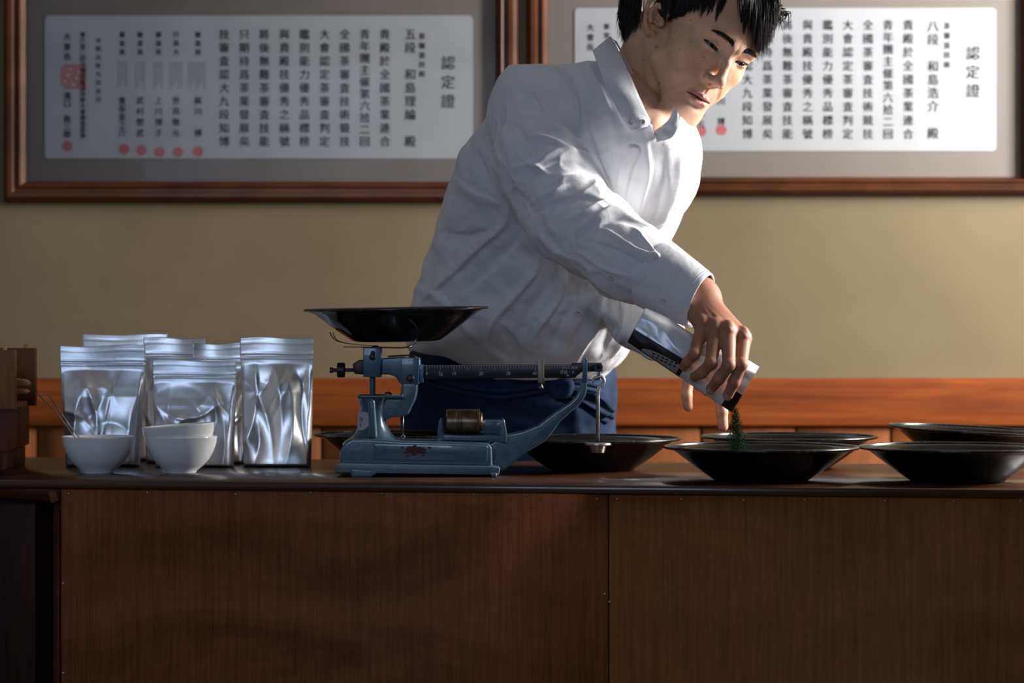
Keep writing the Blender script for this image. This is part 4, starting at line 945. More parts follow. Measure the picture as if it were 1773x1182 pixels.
folds_T = [
    ([(500, 100), (560, 150), (600, 240), (605, 330), (590, 400)], 6, -4), ([(470, 120), (530, 150), (575, 215), (590, 300)], 5, 2.2), ([(640, 280), (650, 380), (690, 500), (740, 600)], 12, 4), ([(690, 300), (720, 400), (730, 520)], 12, -4),
    ([(620, 250), (640, 350), (640, 430)], 9, 3.5), ([(370, 600), (350, 680), (260, 760), (180, 840), (80, 930)], 12, 6), ([(420, 640), (400, 720), (330, 800), (220, 900)], 11, -5),
    ([(490, 740), (460, 840), (390, 930), (320, 1010), (290, 1100)], 9, 7), ([(520, 790), (510, 880), (440, 980), (400, 1080)], 10, -6), ([(560, 860), (540, 940), (470, 1040), (440, 1120)], 9, 6),
    ([(600, 880), (590, 950), (540, 1040), (500, 1130)], 7, -4), ([(700, 900), (690, 1000), (640, 1080), (600, 1150)], 9, 6), ([(740, 930), (730, 1020), (690, 1120)], 8, -5), ([(770, 960), (765, 1050), (730, 1130)], 8, 5),
    ([(180, 520), (230, 560), (320, 600)], 14, 4), ([(120, 700), (200, 720), (300, 700)], 13, -3.5), ([(60, 900), (140, 940), (220, 1040), (280, 1100)], 14, 6), ([(100, 1000), (180, 1040), (240, 1110)], 10, -5),
    ([(240, 420), (280, 500), (300, 560)], 12, -4), ([(340, 1040), (380, 1090), (400, 1150)], 10, -7), ([(280, 1100), (330, 1130), (360, 1160)], 12, 5),
    ([(840, 380), (850, 500), (820, 620), (800, 700)], 12, 3.5), ([(900, 420), (900, 540), (860, 680)], 14, -3.5), ([(960, 440), (950, 540), (900, 680)], 10, 3), ([(640, 120), (680, 200), (720, 290)], 9, 3), ([(600, 130), (640, 210), (680, 320)], 9, -3),
    ([(170, 600), (150, 700), (120, 800)], 12, 3)]
disp = np.zeros(len(VS))
for lst, msk in ((folds_S, isS), (folds_T, ~isS)):
    ix = np.where(msk & (face > 0))[0]; qq = pq[ix]
    for pts, w_, a_ in lst:
        d_, t_, sd_ = poly_d(qq, Z4(pts)); w2 = w_*(.55 if a_ > 0 else .8)*np.where(sd_ > 0, 1.7, .55)
        disp[ix] += 1.3*a_*.001*np.exp(-(d_/w2)**2)*np.sin(np.pi*np.clip(t_*.92+.04, 0, 1))**.6*face[ix]
def wav(V_, seed, fq, am):
    r = np.random.default_rng(seed); o = np.zeros(len(V_))
    for _ in range(10):
        k_ = r.normal(size=3); k_ /= np.linalg.norm(k_); ph_ = r.uniform(0, 6.3); o += np.sin((V_@k_)*fq*r.uniform(.6, 1.5)*2*math.pi+ph_+1.2*np.sin(V_[:, 2]*18+ph_))
    return am*o/10
disp += wav(VS, 3, 11, .0045)+wav(VS, 4, 24, .0024)+wav(VS, 6, 42, .0010)
# sharp sleeve creases: ridged noise stretched across the arm
ridge = 1-np.abs(wav(VS, 9, 16, 3.2)); disp += .0022*np.clip(ridge, 0, 1)**3*isS
# placket: raised band down the front
d_, t_, _s = poly_d(pq, [(1097, 262), (1084, 292), (1070, 350), (1052, 420), (1029, 492), (1000, 545), (972, 600), (960, 640)])
pl = (~isS)*(face > 0)*1.0; disp += .0022*pl*(1/(1+np.exp((d_-11)*1.2))); disp += -.0012*pl*np.exp(-((d_-12.5)/1.8)**2)
VS2 = VS+nn*disp[:, None]
shirt = raw('shirt', VS2, FS, m_shirt, man, True)
def snap(x, y, off=.001, sel=None):
    """point on the shirt surface seen at a photo point"""
    m_ = face > .1
    if sel is not None: m_ = m_ & sel
    c_ = np.where(m_)[0]; d_ = np.hypot(pq[c_, 0]-x, pq[c_, 1]-y); k_ = c_[np.argsort(d_)[:30]]; k_ = k_[VS2[k_, 1] < VS2[k_, 1].min()+.02]
    return P(x, y, VS2[k_, 1].mean()-off), nn[k_].mean(0)
def shd(x, y):
    m_ = face > .05; c_ = np.where(m_)[0]; d_ = np.hypot(pq[c_, 0]-x, pq[c_, 1]-y); c_ = c_[d_ < 9]
    return VS2[c_, 1].min() if len(c_) else 9.
def lay(pts, off=.0045):
    ds = [min([D]+[shd(x+dx, y+dy)-off for dx, dy in ((0, 0), (-12, 0), (-6, 8), (-6, -8))]) for x, y, D in pts]
    for _ in range(2): ds = [min(ds[i], (ds[max(i-1, 0)]+2*ds[i]+ds[min(i+1, len(ds)-1)])/4) for i in range(len(ds))]
    return [P(x, y, d_) for (x, y, D), d_ in zip(pts, ds)]
def stitch(pts, name='seam', off=.0002, r=.00045, par=None):
    q_ = [tuple(v)[:2] for v in catmull([(x, y, 0) for x, y in pts], 6)]; g = G(); g.tube([snap(x, y, off)[0] for x, y in q_], r, 5); return g.make(name, m_shirt, par or shirt, smooth=True)
def button(x, y, sel=None, parent=None, r=.0048, D=None, nv=None):
    c_, nv_ = snap(x, y, .0008, sel) if D is None else (P(x, y, D), nv); Mq = Vector(nv_).to_track_quat('Z', 'Y').to_matrix().to_4x4()
    g = G().lathe([(1e-4, .0009), (r*.55, .0009), (r*.68, .0017), (r*.9, .0018), (r, .0009), (r*.96, -.001)], c_, Mq, 28)
    bt = g.make('button', m_button, parent or shirt, smooth=True)
    return bt
for (x, y) in ((1001, 541), (966, 622), (1072, 345)): button(x, y, ~isS)
button(1058, 481, isS)
# cuff
a, b_ = PN(1133, 473, 3.309), PN(1213, 521, 3.262); ax = (b_-a)/np.linalg.norm(b_-a); s1 = np.cross(ax, (0, -1, 0)); s1 /= np.linalg.norm(s1); s2 = np.cross(ax, s1)
vs = []; fs = []; NR, NT = 96, 22
secs = [(t, .0492+(.0385-.0492)*t+.0012*math.sin(t*3.1)) for t in np.linspace(0, 1, NT)]
ring = []
for t, r_ in secs: ring.append((a+(b_-a)*t, r_))
ring += [(b_+ax*.0008, .0378), (b_+ax*.0004, .0366)]+[(a+(b_-a)*t, r_-.0028) for t, r_ in secs[::-1][:14]]
for i, (c_, r_) in enumerate(ring):
    for k_ in range(NR):
        an = 2*math.pi*k_/NR; tt = np.linalg.norm(c_-a)/np.linalg.norm(b_-a)
        rr_ = r_*(1+.035*math.sin(2*an+.6)+.012*math.sin(5*an+3*tt)+.010*math.sin(9*an+tt*2)); slant = .007*math.sin(an+2.2)*tt
        vs.append(c_+(s1*math.cos(an)*1.06+s2*math.sin(an)*.94)*rr_+ax*slant)
for i in range(len(ring)-1):
    for k_ in range(NR): fs.append((i*NR+k_, i*NR+(k_+1) % NR, (i+1)*NR+(k_+1) % NR, (i+1)*NR+k_))
g = G().add(vs, fs); cuff = g.make('cuff', m_shirt, man, smooth=True)
cv = np.array(vs); cpx = px_of(cv)
def cuff_pt(x, y):
    k_ = np.argsort(np.hypot(cpx[:, 0]-x, cpx[:, 1]-y)+ (cv[:, 1]-cv[:, 1].min())*600)[:4]; return cv[k_, 1].mean()
button(1147, 521, None, cuff, .0048, cuff_pt(1147, 521)-.001, (-.25, -.9, -.35))
seam = []
for k_ in range(NR+1):
    an = 2*math.pi*k_/NR; seam.append(Vector(vs[(NT-3)*NR+(k_ % NR)]+(Vector(s1)*math.cos(an)+Vector(s2)*math.sin(an))*.0001 if isinstance(vs[0], Vector) else Vector(vs[(NT-3)*NR+(k_ % NR)])))
G().tube(seam, .00045, 5, cap=False).make('cuff_seam', m_shirt, cuff, smooth=True)
# collar: near flap, far flap and the band behind the neck
def strip(name, e1, e2, parent, th=.0022, bulge=.004, nu=40, nv=12, m=None):
    c1 = catmull(e1, 10); c2 = catmull(e2, 10)
    def at_(c_, t): x_ = t*(len(c_)-1); i = min(int(x_), len(c_)-2); return c_[i].lerp(c_[i+1], x_-i)
    fr_, bk = [], []
    for i in range(nu):
        for j in range(nv):
            t, s_ = i/(nu-1), j/(nv-1); p_ = at_(c1, t).lerp(at_(c2, t), s_); p_ = p_+Vector((0, -bulge*math.sin(math.pi*s_)+.0006*math.sin(t*19+s_*4), 0)); fr_.append(p_); bk.append(p_+Vector((0, th, 0)))
    fs = []; N = nu*nv
    for i in range(nu-1):
        for j in range(nv-1): a_ = i*nv+j; fs.append((a_, a_+nv, a_+nv+1, a_+1)); fs.append((N+a_, N+a_+1, N+a_+nv+1, N+a_+nv))
        a_ = i*nv; fs.append((a_, N+a_, N+a_+nv, a_+nv)); a_ = i*nv+nv-1; fs.append((a_, a_+nv, N+a_+nv, N+a_))
    for j in range(nv-1): a_ = j; fs.append((a_, a_+1, N+a_+1, N+a_)); a_ = (nu-1)*nv+j; fs.append((a_, N+a_, N+a_+1, a_+1))
    return G().add(fr_+bk, fs).make(name, m or m_shirt, parent, smooth=True, auto=1.2)
def sd_pt(x, y, off=.004): q_, _ = snap(x, y, off); return q_
col = strip('collar', lay([(1057, 62, 3.515), (1070, 84, 3.495), (1088, 122, 3.475), (1106, 165, 3.455), (1118, 192, 3.442), (1126, 208, 3.436), (1121, 219, 3.434)]),
            lay([(1026, 88, 3.505), (1034, 110, 3.488), (1046, 142, 3.468), (1060, 172, 3.450), (1073, 198, 3.440), (1083, 217, 3.436), (1092, 227, 3.434)]), man, bulge=.006)
strip('collar_band', [P(1060, 66, 3.53), P(1074, 90, 3.505), P(1091, 126, 3.485), P(1108, 165, 3.468), P(1122, 205, 3.455), P(1112, 238, 3.447), P(1097, 262, 3.445)],
      [P(1068, 72, 3.535), P(1080, 94, 3.515), P(1096, 126, 3.492), P(1112, 162, 3.475), P(1127, 200, 3.460), P(1118, 235, 3.452), P(1103, 257, 3.450)], col, bulge=.0)
Df = min(shd(x_, y_) for x_, y_ in ((1172, 212), (1166, 228), (1150, 240), (1140, 244)))-.004
strip('far_collar', [P(1167, 184, Df+.022), P(1160, 203, Df+.012), P(1148, 216, Df+.010), P(1133, 226, Df+.010)], [P(1175, 198, Df+.010), P(1174, 218, Df+.003), P(1163, 238, Df), P(1137, 246, Df+.002)], man, bulge=.003)
strip('collar_back', [P(1057, 62, 3.515), P(1058, 64, 3.57), P(1066, 74, 3.62), P(1090, 100, 3.665), P(1120, 130, 3.67)], [P(1052, 100, 3.515), P(1056, 100, 3.57), P(1066, 108, 3.62), P(1090, 130, 3.665), P(1120, 160, 3.67)], man, bulge=0)
button(1092, 212, None, col, .0042, min(3.4335, shd(1092, 212)-.0095), (-.1, -1, 0)); button(1113, 211, None, col, .0042, min(3.4275, shd(1104, 214)-.0105), (.1, -1, 0))

stitch([(993, 431), (1040, 450), (1080, 467), (1116, 482)]); stitch([(984, 449), (1030, 472), (1070, 492), (1104, 506)]); stitch([(993, 431), (986, 440), (984, 449)])
stitch([(945, 106), (975, 126), (996, 160), (1003, 195), (1001, 225)]); stitch([(1028, 492), (992, 545), (962, 625)])
# ---------------------------------------------------------------- trousers and tied apron
TZ0 = P(0, 604, 3.93).z
def trous(p):
    z = p[:, 2]; zz = [.02, .45, .70, .80, .86, .90, .95]; cx = np.interp(z, zz, [-.005, -.005, -.005, -.004, -.002, -.002, -.002])
    hw = np.interp(z, zz, [.15, .165, .186, .188, .184, .179, .170]); hb = np.interp(z, zz, [.07, .085, .115, .125, .13, .128, .12])
    k_ = (np.abs((p[:, 0]-cx)/hw)**2.6+np.abs((p[:, 1]-3.935)/hb)**2.4)**(1/2.5); d = (k_-1)*hb*.9
    gap = sd_cap(p, A3((0, 3.80, .60)), A3((0, 3.80, -.1)), .02, .05); gap2 = sd_cap(p, A3((0, 4.07, .60)), A3((0, 4.07, -.1)), .02, .05)
    d = smax(d, -np.minimum(gap, gap2), .04); d = smax(d, (.012-z).astype(f4), .01)
    top = z-np.interp(p[:, 0], [P(694, 0, 3.93).x, P(760, 0, 3.93).x, P(860, 0, 3.93).x, P(1060, 0, 3.93).x], [P(0, 601, 3.9).z, P(0, 612, 3.9).z, P(0, 630, 3.9).z, P(0, 634, 3.9).z])
    return smax(d, top.astype(f4), .012).astype(f4)
VT, FT = surface(trous, (-.25, 3.77, 0), (.24, 4.10, .96), .006); nt_ = vnormals(VT, FT); pt_ = px_of(VT); dd = wav(VT, 21, 6, .008)+wav(VT, 22, 13, .003)
for pts, w_, a_ in (([(870, 660), (920, 690), (980, 700), (1040, 690)], 14, 6), ([(860, 700), (940, 730), (1010, 735)], 12, -4), ([(700, 640), (760, 660), (820, 690)], 14, 5), ([(990, 690), (1000, 740), (1010, 790)], 12, 4), ([(900, 640), (960, 650), (1040, 660)], 10, 4)):
    d_, t_, s_ = poly_d(pt_, pts); dd += a_*.001*np.exp(-(d_/w_)**2)*np.clip(-nt_[:, 1]*2, 0, 1)
trousers = raw('trousers', VT+nt_*dd[:, None], FT, m_denim, man, True)
g = G()
tie = catmull([P(690, 640, 3.86), P(740, 652, 3.815), P(800, 668, 3.795), P(860, 676, 3.79), P(905, 672, 3.79), P(960, 662, 3.79), P(1000, 660, 3.80), P(1040, 668, 3.83)], 8)
g.tube(tie, .0052, 10); g.tube([q_+Vector((0, .002, -.010)) for q_ in tie], .0040, 10); ap = g.make('apron_tie', m_denim, man, smooth=True)
g = G()
for sh_ in (0, .012):
    vs = []; e1 = catmull([P(968, 668, 3.785), P(1010, 676, 3.79), P(1042, 690, 3.80), P(1066, 712, 3.81)], 6); e2 = catmull([P(962, 682, 3.785), P(1000, 692, 3.79), P(1030, 712, 3.80), P(1046, 724, 3.81)], 6)
    for i in range(len(e1)):
        for j in range(6): p_ = e1[i].lerp(e2[i], j/5); vs.append(p_+Vector((0, -.006*math.sin(j/5*math.pi*2+i*.2)-.004+sh_, -sh_)))
    n1 = len(vs); vs += [v_+Vector((0, .004, 0)) for v_ in vs]; fs = []
    for i in range(len(e1)-1):
        for j in range(5): a_ = i*6+j; fs.append((a_, a_+6, a_+7, a_+1)); fs.append((n1+a_, n1+a_+1, n1+a_+7, n1+a_+6))
        fs.append((i*6, n1+i*6, n1+i*6+6, i*6+6)); fs.append((i*6+5, i*6+11, n1+i*6+11, n1+i*6+5))
    fs += [(j, j+1, n1+j+1, n1+j) for j in range(5)]+[((len(e1)-1)*6+j, n1+(len(e1)-1)*6+j, n1+(len(e1)-1)*6+j+1, (len(e1)-1)*6+j+1) for j in range(5)]
    g.add(vs, fs)
g.make('tie_end', m_denim, man, smooth=True)
g = G(); g.tube(catmull([P(955, 668, 3.788), P(970, 658, 3.778), P(985, 664, 3.776), P(980, 680, 3.778), P(962, 680, 3.782), P(955, 668, 3.788)], 5), .009, 10); g.make('tie_knot', m_denim, man, smooth=True)

# ---------------------------------------------------------------- eyes, lashes, brows, hair
for sx in (-1, 1):
    c_ = tw((sx*31, 67.5, 17)); g = G(); g.lathe([(.0125*math.sin(a_), .0125*math.cos(a_)) for a_ in np.linspace(.01, math.pi-.01, 20)], c_, None, 28); ey = g.make('eye', m_eyew, man, smooth=True)
    dirv = Vector(tw((sx*31+2*sx, 67.5+11, 17-5))-c_).normalized(); Mq = dirv.to_track_quat('Z', 'Y').to_matrix().to_4x4()
    G().lathe([(1e-4, .0131), (.004, .0127), (.0066, .0113), (.0070, .0104)], c_, Mq, 28).make('iris', m_eye, ey, smooth=True)
m_brow = m_hair
HQ = surface.__name__
tri_v = V1; tri_q = tl(V1.astype(f4)); tri_n = vnormals(V1, F1)
def on_face(x, z, off=.3):
    """point on the front of the face at head-frame x, z (mm)"""
    d_ = (tri_q[:, 0]-x)**2+(tri_q[:, 2]-z)**2+np.where(tri_q[:, 1] < 40, 1e5, 0); k_ = np.argsort(d_)[:6]; y_ = tri_q[k_, 1].mean(); return Vector(tw((x, y_+off, z)))
rr = np.random.default_rng(8)
for sx in (-1, 1):
    g = G()
    for _ in range(420):
        t = rr.random(); x_ = sx*(10+33*t); z_ = 36+4.0*math.sin(t*2.4)+rr.normal()*2.2*(1-.6*t)-.5*t
        ln = 6.5; dx, dz = sx*ln*(.75+.3*t), ln*(.55-.9*t); a_, b2 = on_face(x_, z_, .2), on_face(x_+dx, z_+dz, 1.0); g.tube([a_, a_.lerp(b2, .5)+Vector((0, -.0006, 0)), b2], [.00026, .00024, .00005], 4)
    g.make('eyebrow', m_hair, man)
for sx in (-1, 1):
    g = G(); pts = []
    for t in np.linspace(0, 1, 14):
        xx = 17+29*t; zc = 15.3+.14*(xx-18)-.010*(xx-31)**2*.45; pts.append(on_face(sx*(xx+.8), zc+3.0*math.sqrt(max(0, 1-((xx-31.5)/15)**2))+.4, .2))
    g.tube(pts, [.0003]+[.0010]*11+[.0011, .0003], 6)
    for i in range(1, 13):
        for _ in range(3):
            o_v = Vector(tw((sx*(.5+i*.25), 3.2, -4.2)) - HC)*rr.uniform(.7, 1.1); p_ = pts[i]+(pts[i+1]-pts[i])*rr.random(); g.tube([p_, p_+o_v*.6+Vector((0, -.0005, 0)), p_+o_v], [.00028, .0002, .00005], 3)
    g.make('eyelashes', m_hair, man)
# hair: a close cap plus combed locks
def cap_sdf(p):
    q = tl(p); d = sd_ell(q, (0, -17, 52), (79, 97, 84)); d = smin(d, sd_ell(q, (0, -60, 10), (58, 48, 50)), 20)
    s = np.abs(q[:, 0])
    # hairline: forehead, temples, around the ear, nape
    yl = q[:, 1]; hl = np.interp(yl, [-110, -75, -45, -28, -12, 2, 14, 22, 40, 60, 100], [-46, -52, -34, 8, 40, 22, -8, 8, 50, 66, 74])
    d = smax(d, (hl-q[:, 2]), 5)
    return (d/1000).astype(f4)
VH, FH = surface(cap_sdf, HC+np.array([-.16, -.14, -.09]), HC+np.array([.19, .15, .17]), .0028)
nh = vnormals(VH, FH); VH = VH+nh*wav(VH, 31, 30, .003)[:, None]
hair = raw('hair', VH, FH, m_hair, man, True)
def skull(q):  # push a head-frame point out to the hair surface
    c_ = np.array((0, -17, 48.)); r_ = np.array((79, 97, 84.)); v_ = (q-c_)/r_; return c_+v_/np.linalg.norm(v_)*r_
g = G(); rr = np.random.default_rng(12); down = np.array((0, 0, -1.))@HM      # world down in the head frame
def lock(root, tip, lift=6, r=.0011, n=8, bend=0):
    """one tapered lock between two head-frame points (mm), following the skull"""
    pts = []
    for i in range(n):
        t = i/(n-1); q_ = np.array(root)*(1-t)+np.array(tip)*t; m_ = skull(q_); out = (m_-np.array((0, -17, 48))); out /= np.linalg.norm(out)
        q2 = q_*(t**1.5)+m_*(1-t**1.5) if np.linalg.norm((q_-np.array((0, -17, 48)))/np.array((79, 97, 84))) < 1.08 or t < .5 else q_
        q2 = q2+out*lift*math.sin(math.pi*min(t*1.1, 1))*.6+bend*np.array((math.sin(t*3), 0, 0)); pts.append(Vector(tw(q2)))
    rs = [r*(1-.15*i/(n-1)) if i < n*.55 else r*max(.06, (1-(i/(n-1)-.5)*1.9)) for i in range(n)]
    g.tube(pts, rs, 5)
def fan(n, root_a, root_b, tip_a, tip_b, jit=3, lift=5, r=.0010, jt=None):
    for _ in range(n):
        t = rr.random(); R0 = np.array(root_a)*(1-t)+np.array(root_b)*t+rr.normal(size=3)*jit; T0 = np.array(tip_a)*(1-t)+np.array(tip_b)*t+rr.normal(size=3)*(jt or jit)
        lock(R0, T0, lift*rr.uniform(.5, 1.5), r*rr.uniform(.6, 1.2))
def ip(x, y, yf): # head-frame point seen at photo (x, y) with forward distance yf
    d = np.array([(x-886.5)/F, 1, -(y-591)/F]); o_ = np.array([0, 0, CAMZ]); A_ = (o_-HC)@HM*1000; Bv = d@HM*1000; t = (yf-A_[1])/Bv[1]; return A_+Bv*t
# side hair above the near temple and sideburn (his right)
def near(x, y, off=3):  # photo point on the near (visible) skull surface
    d = np.array([(x-886.5)/F, 1, -(y-591)/F]); o_ = np.array([0, 0, CAMZ]); c_ = np.array((0, -17, 48.)); r_ = np.array((79, 97, 84.))+off
    A_ = ((o_-HC)@HM*1000-c_)/r_; Bv = (d@HM*1000)/r_; a_, b2, c2 = Bv@Bv, 2*A_@Bv, A_@A_-1; D_ = b2*b2-4*a_*c2
    t = (-b2-math.sqrt(max(D_, 0)))/(2*a_); return c_+(A_+Bv*t)*r_
CAMP = np.array((0, 0, CAMZ)); hpx = px_of(V1)
def onhead(x, y, off):
    """point floating just off the near side of the head where the photo shows (x, y)"""
    d_ = np.hypot(hpx[:, 0]-x, hpx[:, 1]-y); k_ = np.where(d_ < max(6, np.sort(d_)[8]))[0]; k_ = k_[V1[k_, 1] < V1[k_, 1].min()+.012]; k_ = k_[np.argsort(d_[k_])[:4]]
    D_ = V1[k_, 1].mean()-off; return P(x, y, D_)
def hlock(x0, y0_, x1, y1_, lift=.005, r=.0009, bend=0):
    pts = []; n_ = 7; px_, py_ = -(y1_-y0_), (x1-x0); L_ = math.hypot(px_, py_)+1e-6
    for i in range(n_):
        t = i/(n_-1); b_ = bend*math.sin(math.pi*t); pts.append(onhead(x0+(x1-x0)*t+px_/L_*b_, y0_+(y1_-y0_)*t+py_/L_*b_, lift*(1-.55*t)))
    g.tube(pts, [r if i < 4 else r*(1, .8, .5, .1)[i-3] for i in range(n_)], 5)
def hfan(n, r0, r1, t0, t1, jr=3, jt=2, lift=.006, r=.0009, bend=2):
    for _ in range(n):
        t = rr.random(); hlock(r0[0]+(r1[0]-r0[0])*t+rr.normal()*jr, r0[1]+(r1[1]-r0[1])*t+rr.normal()*jr, t0[0]+(t1[0]-t0[0])*t+rr.normal()*jt, t0[1]+(t1[1]-t0[1])*t+rr.normal()*jt*1.6, lift*rr.uniform(.5, 1.4), r*rr.uniform(.6, 1.2), bend*rr.normal())
hfan(130, (1146, -30), (1180, -45), (1150, 40), (1168, 30), 3, 1.6)
hfan(180, (1175, -45), (1225, -45), (1158, 34), (1212, 13), 4, 2)
hfan(150, (1205, -45), (1250, -45), (1200, 18), (1236, 9), 4, 3)
hfan(120, (1150, -40), (1200, -50), (1152, 10), (1205, 2), 4, 3, .008)
for (x0, y0_, x1, y1_, n_) in ((1235, -30, 1212, 30, 14), (1245, -30, 1224, 26, 16), (1256, -30, 1238, 36, 22), (1262, -30, 1246, 22, 18), (1292, -30, 1287, 58, 22), (1284, -30, 1284, 40, 18), (1240, -30, 1232, 20, 16)):
    hfan(n_, (x0-3, y0_), (x0+4, y0_), (x1-1, y1_), (x1+2, y1_), 1.5, 1.2, .005, .0007, 2)
# heavy fringe on the far side of the forehead
for (xr, yr, xt, yt, n_, off) in ((1292, -60, 1291, 40, 26, 5), (1300, -60, 1298, 62, 34, 7), (1308, -62, 1306, 84, 40, 8), (1316, -62, 1314, 97, 50, 9), (1322, -60, 1322, 88, 50, 9), (1328, -58, 1328, 78, 50, 9), (1334, -55, 1334, 66, 44, 9), (1338, -50, 1341, 45, 40, 9), (1340, -45, 1345, 28, 30, 8)):
    for _ in range(int(n_*2.6)):
        yf0 = rr.uniform(70, 84); a_ = ip(xr+rr.normal()*5, yr+rr.normal()*4, 48+rr.normal()*5); b2 = ip(xt+rr.normal()*3.5, yt+rr.normal()*7, rr.uniform(76, 96))
        mid = ip((xr+xt)/2+rr.normal()*3+2, (yr+yt)/2, rr.uniform(82, 96)); pts = catmull([Vector(tw(a_)), Vector(tw(mid)), Vector(tw(b2))], 5); m_ = len(pts); r0 = .0008*rr.uniform(.6, 1.2)
        g.tube(pts, [r0 if i < m_*.5 else r0*max(.05, 1-(i/(m_-1)-.5)*1.9) for i in range(m_)], 5)
# crown and back, nape tuft behind the ear
fan(500, (-60, -70, 110), (60, 40, 128), (-66, 10, 96), (50, 80, 96), 10, 5, .0013)
fan(260, (-60, -60, 90), (-20, -105, 80), (-72, -45, 20), (-40, -88, 0), 7, 5, .0013)
hfan(300, (1078, -30), (1108, -30), (1074, 62), (1102, 44), 4, 4, .009, .0009, 2)
hfan(160, (1090, -20), (1106, -15), (1082, 40), (1104, 34), 4, 4, .006, .0009, 2)
for (x0, y0_, x1, y1_, n_) in ((1092, -20, 1070, 34, 40), (1094, -10, 1076, 46, 40), (1098, 0, 1082, 60, 40), (1092, 10, 1078, 72, 30)):
    hfan(n_, (x0-3, y0_), (x0+5, y0_), (x1-2, y1_), (x1+3, y1_), 2.5, 2.2, .008, .0009, 3)
g.make('hair_locks', m_hair, hair, smooth=True)

# ---------------------------------------------------------------- poured pouch
pc = thing('foil_pouch', 'long silver pouch with a dark printed band held tilted in his hand', 'pouch', P(1195, 620, 3.228))
A0, A1, B0, B1_ = [np.array(v_, float) for v_ in ((1117, 533), (1314, 636), (1086, 592), (1267, 714))]
nx, ny = 110, 50; vs = []; DP = 3.226; mi = []
U_, T_ = np.meshgrid(np.linspace(0, 1, nx), np.linspace(0, 1, ny)); cr = creases(U_*.9-.45, T_*.75+.1, 19, 30, .0032)+.002*vnoise(U_*3, T_*1.5, 4)
def ppt(s_, t_): 
    top_, bot_ = A0+(A1-A0)*s_, B0+(B1_-B0)*s_; q_ = top_+(bot_-top_)*t_
    q_ = q_+np.array((.46, -.89))*(3*math.sin(s_*9)*(t_ < .02)) ; return q_
for side in (-1, 1):
    for j in range(ny):
        for i in range(nx):
            s_, t_ = i/(nx-1), j/(ny-1); q_ = ppt(s_, t_); th = .019*math.sqrt(max(0, 1-(2*t_-1)**2))*(.35+.65*math.sin(min(1, s_*2.2+.12)*math.pi/2))*(1 if s_ < .8 else 1-.6*(s_-.8)/.2)
            squeeze = 1-.35*math.exp(-((s_-.66)/.16)**2); e_ = min(1, 8*t_, 8*(1-t_)); th = th*squeeze+cr[j, i]*e_*.8
            vs.append(tuple(P(q_[0], q_[1], DP+side*max(th, .0006))))
N = nx*ny; fr_f = []; bk_f = []; dark = []
for j in range(ny-1):
    for i in range(nx-1):
        a_ = j*nx+i; s_, t_ = (i+.5)/(nx-1), (j+.5)/(ny-1); isd = (t_ > .62 and s_ < .50) or (s_ > .90 and t_ > .62)
        fr_f.append((a_, a_+nx, a_+nx+1, a_+1)); dark.append(1 if isd else 0); fr_f.append((N+a_, N+a_+1, N+a_+nx+1, N+a_+nx)); dark.append(1 if t_ > .6 else 0)
for i in range(nx-1):
    fr_f.append((i, i+1, N+i+1, N+i)); dark.append(0); a_ = (ny-1)*nx+i; fr_f.append((a_, N+a_, N+a_+1, a_+1)); dark.append(1)
for j in range(ny-1): a_ = j*nx; fr_f.append((a_, N+a_, N+a_+nx, a_+nx)); dark.append(0)
m_band = mat('dark_printed_film', (.022, .017, .018), .45, spec=.25); m_foil3 = foil('satin_foil_film', (.80, .82, .86), .42); m_foil3.node_tree.nodes['Principled BSDF'].inputs['Metallic'].default_value = .45
po_ = raw('pouch_body', vs, fr_f, [m_foil3, m_band], pc, True); po_.data.polygons.foreach_set('material_index', dark); po_.data.update()
# pale printed arc with its small dark boxes
m_print = mat('pale_printed_ink', (.30, .32, .30), .6)
def surf(s_, t_, off=.0012):
    u_, w_ = min(s_, .9999)*(nx-1), min(t_, .9999)*(ny-1); i, j = int(u_), int(w_); fu, fw = u_-i, w_-j; g_ = lambda a, b: Vector(vs[b*nx+a])
    v_ = g_(i, j).lerp(g_(i+1, j), fu).lerp(g_(i, j+1).lerp(g_(i+1, j+1), fu), fw); return Vector((v_.x, v_.y-off, v_.z))
g = G(); a1 = []; a2 = []
for k_ in range(24):
    x_ = .13+.33*k_/23; h_ = .30*math.sqrt(max(0, 1-((x_-.46)/.34)**2)) ; a1.append((x_, 1-.02)); a2.append((x_, 1-.02-h_*.72))
vs_ = []; 
for k_ in range(24):
    for w_ in range(6): t_ = a1[k_][1]+(a2[k_][1]-a1[k_][1])*w_/5; vs_.append(surf(a1[k_][0], t_))
g.add(vs_, [(k_*6+w_, k_*6+6+w_, k_*6+7+w_, k_*6+1+w_) for k_ in range(23) for w_ in range(5)]); pa = g.make('printed_arc', m_print, po_, smooth=True)
g = G()
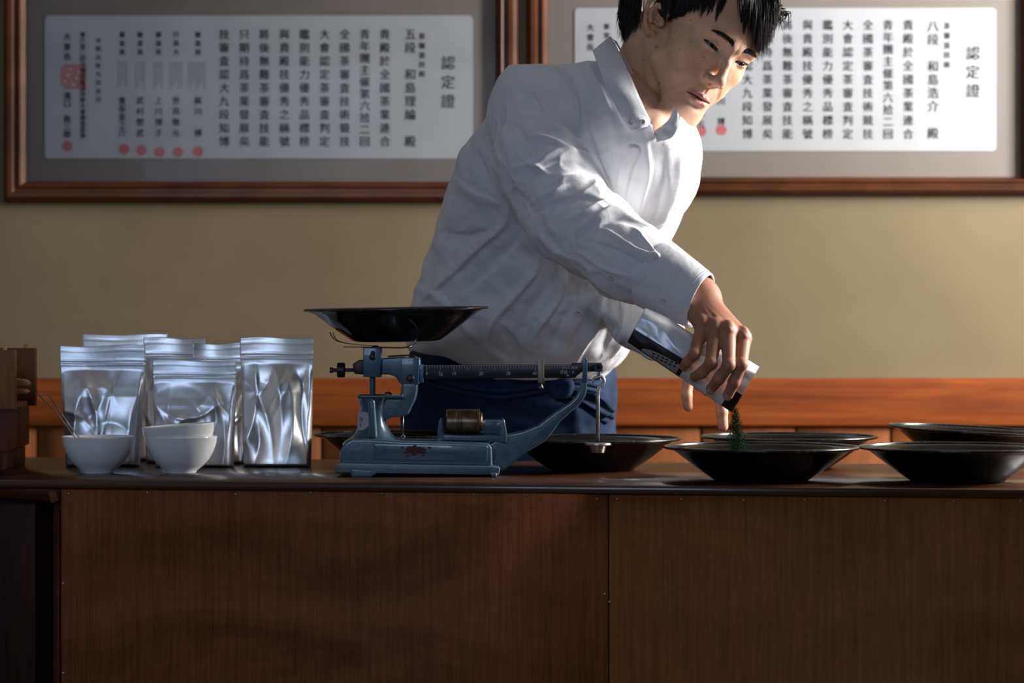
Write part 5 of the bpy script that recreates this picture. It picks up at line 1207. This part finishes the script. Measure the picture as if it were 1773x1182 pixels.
for k_ in range(6):
    s_ = .22+.038*k_
    for (dt, hh) in ((0, .035), (.07, .03)):
        t_ = .86-.018*k_+dt; g.add([surf(s_, t_, .0022), surf(s_+.022, t_, .0022), surf(s_+.022, t_+hh, .0022), surf(s_, t_+hh, .0022)], [(0, 1, 2, 3)])
g.make('printed_boxes', m_band, po_)
# ---------------------------------------------------------------- tea
rr = np.random.default_rng(40); g = G(); floor_z = TZ+.002
def flake(c_, ln, r_, d_):
    d_ = Vector(d_).normalized(); u = d_.orthogonal().normalized()*r_; w_ = d_.cross(u).normalized()*r_; a_, b2 = Vector(c_)-d_*ln, Vector(c_)+d_*ln
    g.add([a_, Vector(c_)+u, Vector(c_)+w_, Vector(c_)-u, Vector(c_)-w_, b2], [(0, 1, 2), (0, 2, 3), (0, 3, 4), (0, 4, 1), (5, 2, 1), (5, 3, 2), (5, 4, 3), (5, 1, 4)])
mouth = P(1272, 705, 3.222); land = P(1280, 800, 3.235)
for _ in range(5200):
    t = rr.random()**.7; c_ = mouth.lerp(P(1280, 815, 3.235), t); sp = .003+.0125*t**1.1; c_ = c_+Vector((rr.normal()*sp*.72, rr.normal()*sp*.6, rr.normal()*.002))
    v_ = rr.normal(size=3)*np.array((.7, .7, 1.4)); flake(c_, rr.uniform(.0008, .0024), rr.uniform(.00025, .0005), v_)
tag(g.make('falling_tea', m_tea, None), 'stream of dark green tea leaves falling from the tilted pouch', 'tea', kind='stuff')
g = G(); mc = Vector((P(1288, 0, 3.245).x, 3.245, TZ))
g.lathe([(1e-4, .016), (.010, .0135), (.020, .0085), (.027, .0045), (.032, .0026)], mc, None, 40)
for _ in range(1200):
    a_ = rr.uniform(0, 6.28); r_ = .030*math.sqrt(rr.random()); flake(mc+Vector((r_*math.cos(a_), r_*math.sin(a_), max(.003, .017-.36*r_)+rr.random()*.0015)), rr.uniform(.001, .0026), .0005, rr.normal(size=3)*np.array((1, 1, .4)))
tag(g.make('tea_pile', m_tea, None), 'small heap of dark green tea inside the front bowl', 'tea', kind='stuff')
